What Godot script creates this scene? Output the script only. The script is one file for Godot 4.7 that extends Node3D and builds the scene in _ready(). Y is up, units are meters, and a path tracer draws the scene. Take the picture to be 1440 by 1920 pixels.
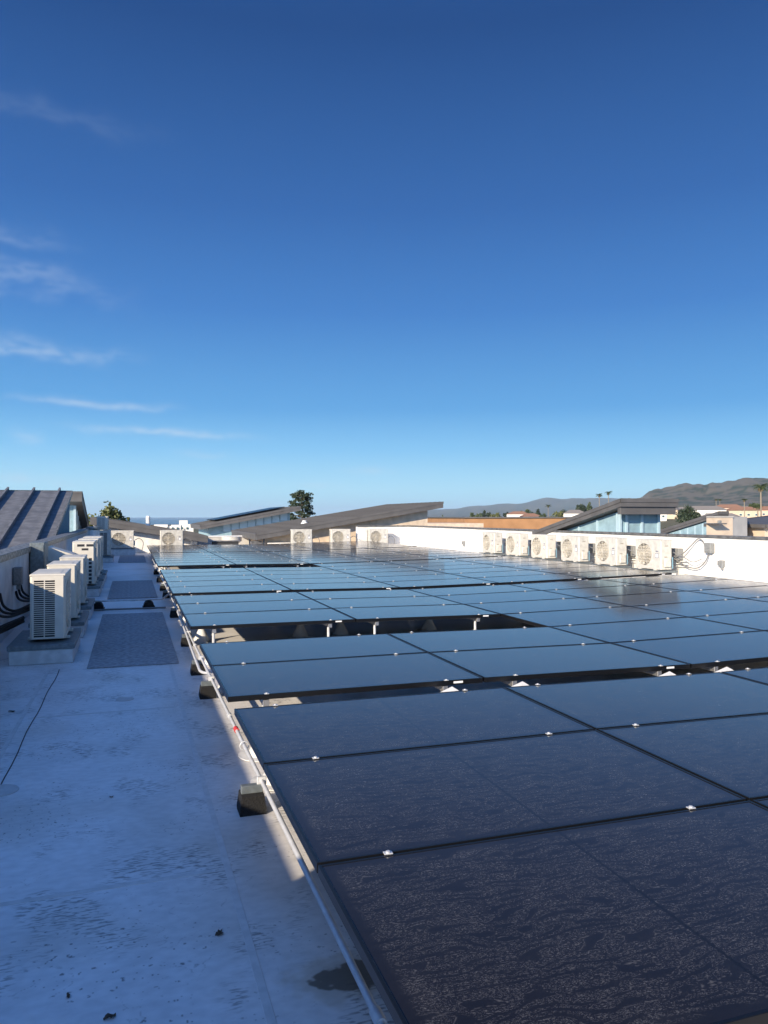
extends Node3D
# Axes: x = metres to the right of the camera's walkway line, y = up from the roof deck, s = metres ahead (z = -s).
const EYE := 1.55
const YAW := 18.5
const PANEL_Y := 0.42
const PW := 1.775          # column pitch
const PD := 1.05           # row pitch
const LEFT := 0.568        # left edge of the array
var M := {}
var names := {}
var rng := RandomNumberGenerator.new()
var box_cache := {}
const ORD := ["first", "second", "third", "fourth", "fifth", "sixth", "seventh", "eighth", "ninth", "tenth", "eleventh", "twelfth", "thirteenth", "fourteenth", "fifteenth", "sixteenth", "seventeenth", "eighteenth", "nineteenth", "twentieth", "twenty-first", "twenty-second", "twenty-third", "twenty-fourth", "twenty-fifth", "twenty-sixth", "twenty-seventh"]

func V(l: float, y: float, s: float) -> Vector3:
	return Vector3(l, y, -s)

# bearing (degrees right of straight ahead) and distance -> point
func far_at(bearing: float, dist: float, y: float) -> Vector3:
	var a := deg_to_rad(bearing)
	return Vector3(sin(a) * dist, y, -cos(a) * dist)

# ---------------------------------------------------------------- helpers
func numbered(n: String) -> String:
	if not names.has(n):
		names[n] = 0
		return n
	names[n] += 1
	return "%s_%03d" % [n, names[n]]

func tag(o: Node, label: String, category: String, group := "") -> Node:
	o.set_meta("label", label)
	o.set_meta("category", category)
	if group != "":
		o.set_meta("group", group)
	return o

func thing(called: String, label: String, category: String, at := Vector3.ZERO, turn := 0.0, group := "") -> Node3D:
	var o := Node3D.new()
	o.name = numbered(called)
	add_child(o)
	o.position = at
	o.rotation.y = turn
	tag(o, label, category, group)
	return o

func mi(called: String, mesh: Mesh, m: Material, parent: Node, at := Vector3.ZERO) -> MeshInstance3D:
	var o := MeshInstance3D.new()
	o.mesh = mesh
	o.material_override = m
	o.name = numbered(called) if parent == self else called
	o.position = at
	parent.add_child(o, true)
	return o

func structure(called: String, mesh: Mesh, m: Material, at := Vector3.ZERO) -> MeshInstance3D:
	var o := mi(called, mesh, m, self, at)
	o.set_meta("kind", "structure")
	return o

func new_st() -> SurfaceTool:
	var st := SurfaceTool.new()
	st.begin(Mesh.PRIMITIVE_TRIANGLES)
	st.set_smooth_group(-1)
	return st

func done(st: SurfaceTool) -> ArrayMesh:
	st.generate_normals()
	return st.commit()

# a, b, c, d clockwise seen from outside
func quad(st: SurfaceTool, a: Vector3, b: Vector3, c: Vector3, d: Vector3) -> void:
	var uv := [Vector2(0, 0), Vector2(1, 0), Vector2(1, 1), Vector2(0, 1)]
	var p := [a, b, c, d]
	for i in [0, 1, 2, 0, 2, 3]:
		st.set_uv(uv[i])
		st.add_vertex(p[i])

func tri(st: SurfaceTool, a: Vector3, b: Vector3, c: Vector3) -> void:
	st.set_uv(Vector2(0, 0)); st.add_vertex(a)
	st.set_uv(Vector2(1, 0)); st.add_vertex(b)
	st.set_uv(Vector2(1, 1)); st.add_vertex(c)

# box with chamfered edges, centred on c
func add_box(st: SurfaceTool, c: Vector3, size: Vector3, ch := 0.0) -> void:
	var h := size * 0.5
	if ch <= 0.0:
		var p := []
		for i in 8:
			p.append(c + Vector3(h.x if i & 1 else -h.x, h.y if i & 2 else -h.y, h.z if i & 4 else -h.z))
		for f in [[6, 7, 5, 4], [3, 2, 0, 1], [7, 3, 1, 5], [2, 6, 4, 0], [2, 3, 7, 6], [4, 5, 1, 0]]:
			quad(st, p[f[0]], p[f[1]], p[f[2]], p[f[3]])
		return
	ch = min(ch, min(h.x, min(h.y, h.z)) * 0.9)
	# hull of the 24 points, by faces, edges and corners
	var axes := [Vector3.RIGHT, Vector3.UP, Vector3.BACK]
	for a in 3:
		for sg in [-1.0, 1.0]:
			var n: Vector3 = axes[a] * sg
			var u: Vector3 = axes[(a + 1) % 3]
			var w: Vector3 = axes[(a + 2) % 3]
			var hu: float = h[(a + 1) % 3] - ch
			var hw: float = h[(a + 2) % 3] - ch
			var o: Vector3 = c + n * h[a]
			_face(st, [o - u * hu - w * hw, o + u * hu - w * hw, o + u * hu + w * hw, o - u * hu + w * hw], n)
	for a in 3:
		var u: Vector3 = axes[(a + 1) % 3]
		var w: Vector3 = axes[(a + 2) % 3]
		var t: Vector3 = axes[a]
		var ht: float = h[a] - ch
		for su in [-1.0, 1.0]:
			for sw in [-1.0, 1.0]:
				var p1: Vector3 = c + u * su * h[(a + 1) % 3] + w * sw * (h[(a + 2) % 3] - ch)
				var p2: Vector3 = c + u * su * (h[(a + 1) % 3] - ch) + w * sw * h[(a + 2) % 3]
				_face(st, [p1 - t * ht, p1 + t * ht, p2 + t * ht, p2 - t * ht], u * su + w * sw)
	for i in 8:
		var sx := 1.0 if i & 1 else -1.0
		var sy := 1.0 if i & 2 else -1.0
		var sz := 1.0 if i & 4 else -1.0
		var q := c + Vector3(sx * h.x, sy * h.y, sz * h.z)
		_face(st, [q - Vector3(0, sy * ch, sz * ch), q - Vector3(sx * ch, 0, sz * ch), q - Vector3(sx * ch, sy * ch, 0)], Vector3(sx, sy, sz))

# polygon fan turned so that its front faces n
func _face(st: SurfaceTool, p: Array, n: Vector3) -> void:
	var cr: Vector3 = (p[1] - p[0]).cross(p[2] - p[0])
	if cr.dot(n) > 0:
		p.reverse()
	for i in range(1, p.size() - 1):
		tri(st, p[0], p[i], p[i + 1])

func box_mesh(size: Vector3, ch := 0.0) -> Mesh:
	var key := [size.snapped(Vector3.ONE * 0.0005), ch]
	if not box_cache.has(key):
		var st := new_st()
		add_box(st, Vector3.ZERO, size, ch)
		box_cache[key] = done(st)
	return box_cache[key]

func box(called: String, parent: Node, c: Vector3, size: Vector3, m: Material, ch := 0.0) -> MeshInstance3D:
	return mi(called, box_mesh(size, ch), m, parent, c)

func add_tube(st: SurfaceTool, pts: Array, r: float, n := 8, smooth := true) -> void:
	if smooth:
		st.set_smooth_group(1)
	var rings := []
	var side := Vector3.ZERO
	for i in pts.size():
		var t: Vector3 = (pts[min(i + 1, pts.size() - 1)] - pts[max(i - 1, 0)]).normalized()
		if side == Vector3.ZERO:
			side = t.cross(Vector3.UP)
			if side.length() < 0.1:
				side = t.cross(Vector3.RIGHT)
		side = (side - t * side.dot(t)).normalized()
		var up := side.cross(t)
		var ring := []
		for k in n:
			var a := TAU * k / n
			ring.append(pts[i] + (side * cos(a) + up * sin(a)) * r)
		rings.append(ring)
	for i in rings.size() - 1:
		for k in n:
			var a: Vector3 = rings[i][k]
			var b: Vector3 = rings[i][(k + 1) % n]
			var c: Vector3 = rings[i + 1][(k + 1) % n]
			var d: Vector3 = rings[i + 1][k]
			_face(st, [a, b, c, d], (a + c) * 0.5 - (pts[i] + pts[i + 1]) * 0.5)
	st.set_smooth_group(-1)
	for e in [0, rings.size() - 1]:
		var t: Vector3 = pts[0] - pts[1] if e == 0 else pts[-1] - pts[-2]
		_face(st, rings[e].duplicate(), t)

func tube(called: String, parent: Node, pts: Array, r: float, m: Material, n := 8) -> MeshInstance3D:
	var st := new_st()
	add_tube(st, pts, r, n)
	return mi(called, done(st), m, parent)

# smooth curve through points
func curve(pts: Array, steps := 6) -> Array:
	var out := []
	for i in pts.size() - 1:
		var p0: Vector3 = pts[max(i - 1, 0)]
		var p3: Vector3 = pts[min(i + 2, pts.size() - 1)]
		for k in steps:
			out.append((pts[i] as Vector3).cubic_interpolate(pts[i + 1], p0, p3, float(k) / steps))
	out.append(pts[-1])
	return out

# surface of revolution about y: profile of Vector2(radius, y)
func add_lathe(st: SurfaceTool, prof: Array, n := 16, at := Vector3.ZERO) -> void:
	for i in prof.size() - 1:
		var p: Vector2 = prof[i]
		var q: Vector2 = prof[i + 1]
		st.set_smooth_group(i + 1)
		for k in n:
			var a := TAU * k / n
			var b := TAU * (k + 1) / n
			var v1 := at + Vector3(cos(a) * p.x, p.y, sin(a) * p.x)
			var v2 := at + Vector3(cos(b) * p.x, p.y, sin(b) * p.x)
			var v3 := at + Vector3(cos(b) * q.x, q.y, sin(b) * q.x)
			var v4 := at + Vector3(cos(a) * q.x, q.y, sin(a) * q.x)
			var mid := Vector3(cos((a + b) / 2), 0, sin((a + b) / 2))
			var nrm := mid * (q.y - p.y) - Vector3.UP * (q.x - p.x)
			if p.x < 0.0001:
				_face(st, [v1, v3, v4], nrm)
			elif q.x < 0.0001:
				_face(st, [v1, v2, v3], nrm)
			else:
				_face(st, [v1, v2, v3, v4], nrm)
	st.set_smooth_group(-1)

# ---------------------------------------------------------------- materials
func lin(r: float, g: float, b: float) -> Color:
	return Color(r, g, b).linear_to_srgb()

func mat(key: String, c: Color, rough := 0.6, metal := 0.0) -> StandardMaterial3D:
	var m := StandardMaterial3D.new()
	m.albedo_color = c
	m.roughness = rough
	m.metallic = metal
	M[key] = m
	return m

func noise(seed_: int, freq: float, oct := 4, type := FastNoiseLite.TYPE_SIMPLEX_SMOOTH) -> FastNoiseLite:
	var n := FastNoiseLite.new()
	n.seed = seed_
	n.frequency = freq
	n.noise_type = type
	n.fractal_octaves = oct
	n.fractal_type = FastNoiseLite.FRACTAL_FBM if oct > 1 else FastNoiseLite.FRACTAL_NONE
	return n

# grain texture (greys between lo and 1) laid on all sides, size metres a tile
func grain(m: StandardMaterial3D, seed_: int, lo: float, freq: float, tile: float, bump := 0.0, oct := 5, stretch := 1.0) -> void:
	var n := noise(seed_, freq, oct)
	var src := n.get_seamless_image(256, 256)
	var img := Image.create(256, 256, false, Image.FORMAT_RGB8)
	for y in 256:
		for x in 256:
			var v: float = src.get_pixel(x, y).r
			v = lo + (1.0 - lo) * clamp((v - 0.2) / 0.6, 0.0, 1.0)
			img.set_pixel(x, y, Color(v, v, v))
	img.generate_mipmaps()
	m.albedo_texture = ImageTexture.create_from_image(img)
	m.uv1_triplanar = true
	m.uv1_world_triplanar = true
	m.uv1_scale = Vector3(1, stretch, 1) / tile
	if bump > 0.0:
		var nb: Image = src.duplicate()
		nb.bump_map_to_normal_map(bump)
		m.normal_enabled = true
		m.normal_texture = ImageTexture.create_from_image(nb)

# ---------------------------------------------------------------- sky
func make_sky() -> Sky:
	var w := 2048
	var h := 1024
	var img := Image.create(w, h, false, Image.FORMAT_RGBF)
	var stops := [[0.0, 0.47, 0.80, 0.98], [2.0, 0.44, 0.80, 1.0], [5.0, 0.235, 0.58, 0.93], [8.0, 0.120, 0.395, 0.79], [15.0, 0.058, 0.225, 0.60], [22.0, 0.034, 0.141, 0.435], [33.0, 0.0145, 0.073, 0.258], [50.0, 0.019, 0.085, 0.29], [90.0, 0.022, 0.095, 0.32]]
	# thin cirrus streaks low in the sky: bearing, elevation, half length, half height (degrees), strength
	var streaks := [[-7.0, 11.3, 7.5, 0.5, 0.36], [-8.0, 15.8, 8.0, 0.8, 0.20], [-9.5, 18.6, 6.0, 0.55, 0.17], [-2.6, 7.9, 6.0, 0.24, 0.55], [2.4, 6.0, 7.0, 0.24, 0.6], [-6.8, 5.4, 1.2, 0.35, 0.35], [-7.0, 26.0, 9.5, 0.6, 0.07], [5.0, 4.5, 2.6, 0.22, 0.25], [17.2, 3.4, 2.4, 0.22, 0.28], [-7.5, 2.5, 5.5, 0.28, 0.35], [13.6, 2.3, 2.2, 0.2, 0.25], [-20.0, 9.0, 6.0, 0.6, 0.4], [-24.0, 14.0, 7.0, 0.9, 0.35]]
	var warp := noise(7, 0.9, 3)
	var wisp := noise(11, 1.0, 5)
	var sun_dir := -V(1.0, -0.5, 0.8).normalized()
	for j in h:
		var el := 90.0 - (j + 0.5) / h * 180.0
		var c := Vector3(0.2, 0.3, 0.4)
		var e: float = max(el, 0.0)
		for k in stops.size() - 1:
			if e >= stops[k][0] and e <= stops[k + 1][0]:
				var t: float = (e - stops[k][0]) / (stops[k + 1][0] - stops[k][0])
				c = Vector3(stops[k][1], stops[k][2], stops[k][3]).lerp(Vector3(stops[k + 1][1], stops[k + 1][2], stops[k + 1][3]), t)
		var ce := cos(deg_to_rad(el))
		var se := sin(deg_to_rad(el))
		for i in w:
			var az := (i + 0.5) / w * TAU     # u = atan2(x, -z) / TAU
			var d := Vector3(sin(az) * ce, se, -cos(az) * ce)
			# clear air scatters more light towards the sun
			var g: float = clamp(d.dot(sun_dir), -1.0, 1.0)
			var k := 1.0 + 1.3 * pow(max(g, 0.0), 1.6) + 3.0 * pow(max(g, 0.0), 10.0)
			var col := c * k + Vector3(0.17, 0.215, 0.26) * pow(max(g, 0.0), 1.6) + Vector3(0.35, 0.32, 0.28) * pow(max(g, 0.0), 14.0)
			if el > 0.5 and el < 40.0:
				# thin cirrus, drawn out along the horizon
				var b := rad_to_deg(wrapf(az, -PI, PI))
				if b > -34.0 and b < 24.0:
					var wx := b * 0.5
					var bend := warp.get_noise_2d(b * 0.22, el * 0.35) * 0.9
					var fr := wisp.get_noise_2d(wx * 0.8 + bend, el * 4.0 + b * 0.25 + bend) * 0.5 + 0.5
					var a := 0.0
					for q in streaks:
						var dx: float = (b - q[0]) / q[2]
						if abs(dx) > 1.3:
							continue
						var dy: float = (el - q[1] - bend * q[3] * 1.6 + 0.5 * q[3] * dx) / q[3]
						if abs(dy) > 3.0:
							continue
						a += q[4] * exp(-dy * dy * (1.6 if dy < 0.0 else 0.7)) * smoothstep(1.25, 0.1, abs(dx)) * smoothstep(0.10, 0.70, fr)
					col = col.lerp(Vector3(0.62, 0.74, 0.88), min(a, 0.8))
			img.set_pixel(i, j, Color(col.x, col.y, col.z))
	var pm := PanoramaSkyMaterial.new()
	pm.panorama = ImageTexture.create_from_image(img)
	var sky := Sky.new()
	sky.sky_material = pm
	return sky

func materials() -> void:
	mat("wall", lin(0.80, 0.775, 0.73), 0.85); grain(M.wall, 3, 0.90, 0.02, 3.0, 1.5)
	mat("wall_old", lin(0.66, 0.66, 0.66), 0.8); grain(M.wall_old, 13, 0.90, 0.02, 2.2, 2.0)
	mat("coping", lin(0.20, 0.195, 0.19), 0.45, 0.3); grain(M.coping, 4, 0.75, 0.03, 1.3)
	mat("coping_old", lin(0.36, 0.36, 0.35), 0.5, 0.4); grain(M.coping_old, 5, 0.45, 0.05, 0.9)
	mat("roof_brown", lin(0.115, 0.110, 0.108), 0.55, 0.1); grain(M.roof_brown, 6, 0.9, 0.02, 2.6)
	mat("roof_metal", lin(0.20, 0.205, 0.215), 0.5, 0.1); grain(M.roof_metal, 8, 0.78, 0.02, 2.1)
	mat("teal", lin(0.25, 0.375, 0.43), 0.8); grain(M.teal, 9, 0.9, 0.02, 1.8)
	mat("teal_trim", lin(0.34, 0.46, 0.52), 0.8)
	mat("peach", lin(0.62, 0.50, 0.38), 0.85); grain(M.peach, 10, 0.9, 0.02, 2.4)
	mat("orange", lin(0.37, 0.195, 0.09), 0.85); grain(M.orange, 12, 0.9, 0.015, 5.0)
	mat("grey_wall", lin(0.50, 0.48, 0.44), 0.85); grain(M.grey_wall, 14, 0.92, 0.02, 3.0)
	mat("casing", lin(0.60, 0.57, 0.505), 0.42); grain(M.casing, 15, 0.94, 0.02, 0.8)
	mat("casing1", lin(0.56, 0.54, 0.485), 0.5); grain(M.casing1, 25, 0.90, 0.02, 0.9)
	mat("casing2", lin(0.62, 0.585, 0.505), 0.4); grain(M.casing2, 26, 0.93, 0.015, 1.1)
	mat("grille", lin(0.56, 0.52, 0.44), 0.5)
	mat("coil", lin(0.03, 0.03, 0.034), 0.6, 0.3)
	mat("fan", lin(0.30, 0.27, 0.22), 0.7)
	mat("print", lin(0.09, 0.10, 0.16), 0.6)
	mat("label", lin(0.75, 0.75, 0.74), 0.5)
	mat("blue_tape", lin(0.16, 0.30, 0.38), 0.5)
	mat("membrane", lin(0.62, 0.62, 0.61), 0.65); grain(M.membrane, 16, 0.91, 0.03, 1.2, 1.0)
	mat("lap", lin(0.68, 0.68, 0.67), 0.5); grain(M.lap, 27, 0.93, 0.04, 0.8)
	mat("curb_metal", lin(0.20, 0.23, 0.24), 0.5, 0.4); grain(M.curb_metal, 17, 0.85, 0.04, 0.7)
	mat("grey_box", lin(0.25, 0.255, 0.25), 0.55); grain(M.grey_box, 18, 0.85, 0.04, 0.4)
	mat("hose", lin(0.010, 0.010, 0.011), 0.7)
	mat("cable", lin(0.16, 0.16, 0.16), 0.5)
	mat("rubber", lin(0.010, 0.010, 0.010), 0.85); grain(M.rubber, 19, 0.6, 0.08, 0.3, 3.0)
	mat("galv", lin(0.64, 0.65, 0.66), 0.40, 0.25); grain(M.galv, 20, 0.92, 0.03, 0.6)
	mat("red", lin(0.55, 0.05, 0.05), 0.5)
	mat("pvc", lin(0.72, 0.72, 0.70), 0.5)
	mat("frame", lin(0.012, 0.013, 0.016), 0.32, 0.5)
	mat("backsheet", lin(0.02, 0.02, 0.022), 0.6)
	mat("rail", lin(0.45, 0.45, 0.45), 0.4, 0.8)
	mat("clamp", lin(0.66, 0.66, 0.65), 0.45, 0.5)
	mat("pad", lin(0.42, 0.44, 0.46), 0.75); grain(M.pad, 22, 0.78, 0.05, 0.9, 2.0)
	mat("window", lin(0.05, 0.10, 0.12), 0.08)
	mat("dark", lin(0.03, 0.03, 0.032), 0.7)
	mat("bark", lin(0.11, 0.085, 0.06), 0.9); grain(M.bark, 23, 0.6, 0.05, 0.8, 3.0)
	mat("palm_bark", lin(0.24, 0.20, 0.15), 0.9)
	for k in 3:
		var lm := mat("leaf%d" % k, [lin(0.055, 0.075, 0.026), lin(0.026, 0.042, 0.020), lin(0.10, 0.11, 0.032)][k], 0.6)
		lm.cull_mode = BaseMaterial3D.CULL_DISABLED
		lm.backlight_enabled = true
		lm.backlight = [lin(0.03, 0.04, 0.01), lin(0.012, 0.018, 0.006), lin(0.05, 0.05, 0.012)][k]
	mat("dead_frond", lin(0.15, 0.115, 0.06), 0.9)
	mat("house_white", lin(0.72, 0.69, 0.64), 0.85)
	mat("house_tan", lin(0.52, 0.42, 0.31), 0.85)
	mat("house_pink", lin(0.60, 0.42, 0.33), 0.85)
	mat("tile_roof", lin(0.26, 0.14, 0.09), 0.85)
	mat("grey_roof", lin(0.20, 0.18, 0.165), 0.85)

# ---------------------------------------------------------------- the roof deck's membrane
var n_low := noise(101, 0.45, 4)
var n_mid := noise(102, 1.9, 4)
var n_fine := noise(103, 11.0, 3)
var n_mask := noise(104, 1.1, 3)
var n_rip := noise(105, 1.0, 2)
var n_patch := noise(106, 0.8, 3)
var n_iso := noise(107, 4.5, 3)
func deck_color(l: float, s: float, detail: bool) -> Color:
	var lo := n_low.get_noise_2d(l, s * 0.7)
	var mid := n_mid.get_noise_2d(l, s * 0.8)
	var v := 0.78 + lo * 0.10 + mid * 0.07
	var warm := 0.0
	# dirt gathers beside the array, on the left by the wall, and in patches
	var dirt: float = smoothstep(-0.05, 0.75, l + lo * 0.5 + mid * 0.35) * 0.55 + smoothstep(-0.75, -1.5, l + mid * 0.4) * 0.45
	dirt = clamp(dirt + max(0.0, n_patch.get_noise_2d(l, s)) * 0.7, 0.0, 1.0)
	v *= 1.0 - 0.36 * dirt
	warm += 0.10 * dirt
	if detail:
		var f := n_fine.get_noise_2d(l * 1.0, s * 1.6)
		v *= 1.0 + f * 0.13
		# fine cross ripples and scuffs left in the coating
		var mk: float = smoothstep(0.02, 0.40, n_mask.get_noise_2d(l * 1.6, s * 1.2))
		if mk > 0.01:
			var rp := n_rip.get_noise_2d(l * 13.0 + s * 3.0, s * 75.0)
			v *= 1.0 - mk * 0.6 * smoothstep(0.10, 0.40, rp)
		# dirt rings where water dried
		var iso: float = abs(n_iso.get_noise_2d(l, s))
		var ring: float = smoothstep(0.022, 0.0, iso) * smoothstep(0.05, 0.35, n_mask.get_noise_2d(l * 2.0 + 9.0, s * 2.0))
		v *= 1.0 - 0.35 * ring
		# black specks
		var sp := n_fine.get_noise_2d(l * 2.6 + 50.0, s * 2.6)
		v *= 1.0 - 0.7 * smoothstep(0.50, 0.58, sp) * smoothstep(-0.05, 0.25, n_mask.get_noise_2d(l * 1.3 + 30.0, s * 1.3))
	# the wet stain beside the conduit
	var q := Vector2((l - 0.74) / 0.155, (s - 2.47) / 0.085).length() + mid * 0.7 + (n_fine.get_noise_2d(l, s) * 0.5 if detail else 0.0)
	var st: float = smoothstep(1.02, 0.80, q)
	v = lerp(v, 0.075, st * 0.9)
	var halo: float = smoothstep(1.9, 1.1, q) * (1.0 - st)
	v *= 1.0 - 0.25 * halo
	warm += 0.12 * halo + st * 0.2
	return Color(v * (1.0 + warm), v * (1.0 + warm * 0.35), v * (1.0 - warm * 0.5)).linear_to_srgb()

func deck_sheet(called: String, l0: float, l1: float, s0: float, s1: float, w: int, h: int, detail: bool, y: float) -> void:
	var img := Image.create(w, h, false, Image.FORMAT_RGB8)
	for j in h:
		var s := s1 + (s0 - s1) * (j + 0.5) / h
		for i in w:
			img.set_pixel(i, j, deck_color(l0 + (l1 - l0) * (i + 0.5) / w, s, detail))
	img.generate_mipmaps()
	var m := mat(called, Color.WHITE, 0.48)
	m.albedo_texture = ImageTexture.create_from_image(img)
	m.texture_filter = BaseMaterial3D.TEXTURE_FILTER_LINEAR_WITH_MIPMAPS_ANISOTROPIC
	var st := new_st()
	quad(st, V(l0, y, s1), V(l1, y, s1), V(l1, y, s0), V(l0, y, s0))
	structure(called, done(st), m)

# ---------------------------------------------------------------- solar panels
func glass_material(k: int) -> StandardMaterial3D:
	var w := 1024
	var h := 604
	var iso := noise(200 + k, 0.15, 3)
	var band := noise(210 + k, 0.035, 2)
	var soft := noise(220 + k, 0.006, 3)
	var img := Image.create(w, h, false, Image.FORMAT_RGB8)
	var rough := Image.create(w, h, false, Image.FORMAT_RGB8)
	for j in h:
		for i in w:
			var x := i / 1024.0 * 1.76
			var y := j / 604.0 * 1.035
			var edge: float = min(min(x, 1.76 - x), min(y, 1.035 - y))
			var n := iso.get_noise_2d(i * 0.50, j * 1.2)
			var sf := soft.get_noise_2d(i, j)
			# droplets dried in wavy rows along the long side
			var ph := y / 0.036 + band.get_noise_2d(i * 0.09, j * 0.30) * 1.5 + sf * 0.9
			var bd := sin(ph * TAU) * 0.5 + band.get_noise_2d(i * 0.35 + 700.0, j * 0.8) * 0.7
			var line: float = smoothstep(0.10, 0.02, abs(n - 0.02)) * smoothstep(-0.75, 0.45, bd + sf * 0.4)
			line = max(line, smoothstep(0.10, 0.0, abs(bd + 0.22)) * smoothstep(-0.2, 0.4, n) * 0.9)
			var n2: float = abs(iso.get_noise_2d(i * 1.5 + 900.0, j * 2.3))
			line = max(line, smoothstep(0.07, 0.0, n2) * smoothstep(-0.3, 0.6, bd) * 0.8)
			line = clamp(line, 0.0, 1.0) * smoothstep(0.018, 0.05, edge)
			var film: float = 0.010 + 0.010 * clamp(0.5 + sf + bd * 0.4, 0.0, 1.0) + 0.02 * smoothstep(0.03, 0.05, edge) * smoothstep(0.12, 0.05, edge) * clamp(0.4 + sf * 1.5, 0.0, 1.0)
			var c := Vector3(0.005, 0.005, 0.008)
			if abs(x - 0.88) < 0.0055 + 0.002 * sin(j * 0.35):
				c = Vector3(0.002, 0.002, 0.003)
				film *= 0.4
				line *= 0.12
			c += Vector3(1.0, 0.94, 0.86) * (film * 0.24 + line * 0.092)
			img.set_pixel(i, j, Color(c.x, c.y, c.z).linear_to_srgb())
			var r: float = 0.07 + film * 1.2 + line * 0.2
			rough.set_pixel(i, j, Color(r, r, r))
	img.generate_mipmaps()
	rough.generate_mipmaps()
	var m := mat("glass%d" % k, Color.WHITE, 1.0)
	m.albedo_texture = ImageTexture.create_from_image(img)
	m.metallic_specular = 0.46
	m.rim_enabled = true
	m.rim = 0.036
	m.rim_tint = 0.0
	m.roughness_texture = ImageTexture.create_from_image(rough)
	m.texture_filter = BaseMaterial3D.TEXTURE_FILTER_LINEAR_WITH_MIPMAPS_ANISOTROPIC
	return m

var panel_meshes := {}
func panel_parts() -> void:
	var w := 1.76
	var d := 1.035
	var t := 0.035
	var st := new_st()
	# frame: four sides with a 9 mm lip round the glass
	for sx in [-1.0, 1.0]:
		add_box(st, Vector3(sx * (w / 2 - 0.0055), -t / 2, 0), Vector3(0.011, t, d), 0.0012)
	for sz in [-1.0, 1.0]:
		add_box(st, Vector3(0, -t / 2 - 0.0003, sz * (d / 2 - 0.0055)), Vector3(w - 0.022, t - 0.0006, 0.011), 0.0012)
	panel_meshes.frame = done(st)
	st = new_st()
	var y := -0.0025
	var hx := w / 2 - 0.011
	var hz := d / 2 - 0.011
	quad(st, Vector3(-hx, y, -hz), Vector3(hx, y, -hz), Vector3(hx, y, hz), Vector3(-hx, y, hz))
	panel_meshes.glass = done(st)
	panel_meshes.back = box_mesh(Vector3(w - 0.023, 0.004, d - 0.023))
	st = new_st()
	add_box(st, Vector3(0, 0.002, 0), Vector3(0.030, 0.004, 0.022), 0.001)
	add_lathe(st, [Vector2(0.0085, 0.004), Vector2(0.0085, 0.007), Vector2(0.006, 0.009), Vector2(0, 0.009)], 8)
	panel_meshes.clamp = done(st)
	panel_meshes.sticker = box_mesh(Vector3(0.07, 0.014, 0.001))

func standoff(l: float, s: float, top: float, label: String, wide := false) -> void:
	var t := thing("roof_standoff", label, "standoff", V(l, 0.008, s), 0.0, "cone flashed standoffs under the solar panels")
	var st := new_st()
	add_lathe(st, [Vector2(0.165, 0.0), Vector2(0.163, 0.004), Vector2(0.105, 0.007), Vector2(0.028, 0.17), Vector2(0.026, 0.21), Vector2(0, 0.21)], 20)
	mi("cone_flashing", done(st), M.membrane, t)
	st = new_st()
	add_lathe(st, [Vector2(0.015, 0.2), Vector2(0.015, top - 0.008), Vector2(0, top - 0.008)], 10)
	mi("post", done(st), M.galv, t)
	if wide:
		# four sided storm hat at the open front edge
		st = new_st()
		var hy := top + 0.055
		var q := [Vector3(-0.13, hy - 0.085, -0.09), Vector3(0.13, hy - 0.085, -0.09), Vector3(0.13, hy - 0.085, 0.09), Vector3(-0.13, hy - 0.085, 0.09)]
		for k in 4:
			_face(st, [q[k], q[(k + 1) % 4], Vector3(0, hy, 0)], (q[k] + q[(k + 1) % 4]) * Vector3(0.5, 0, 0.5) + Vector3.UP * 0.1)
		_face(st, q, Vector3.DOWN)
		mi("storm_hat", done(st), M.membrane, t)

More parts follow.
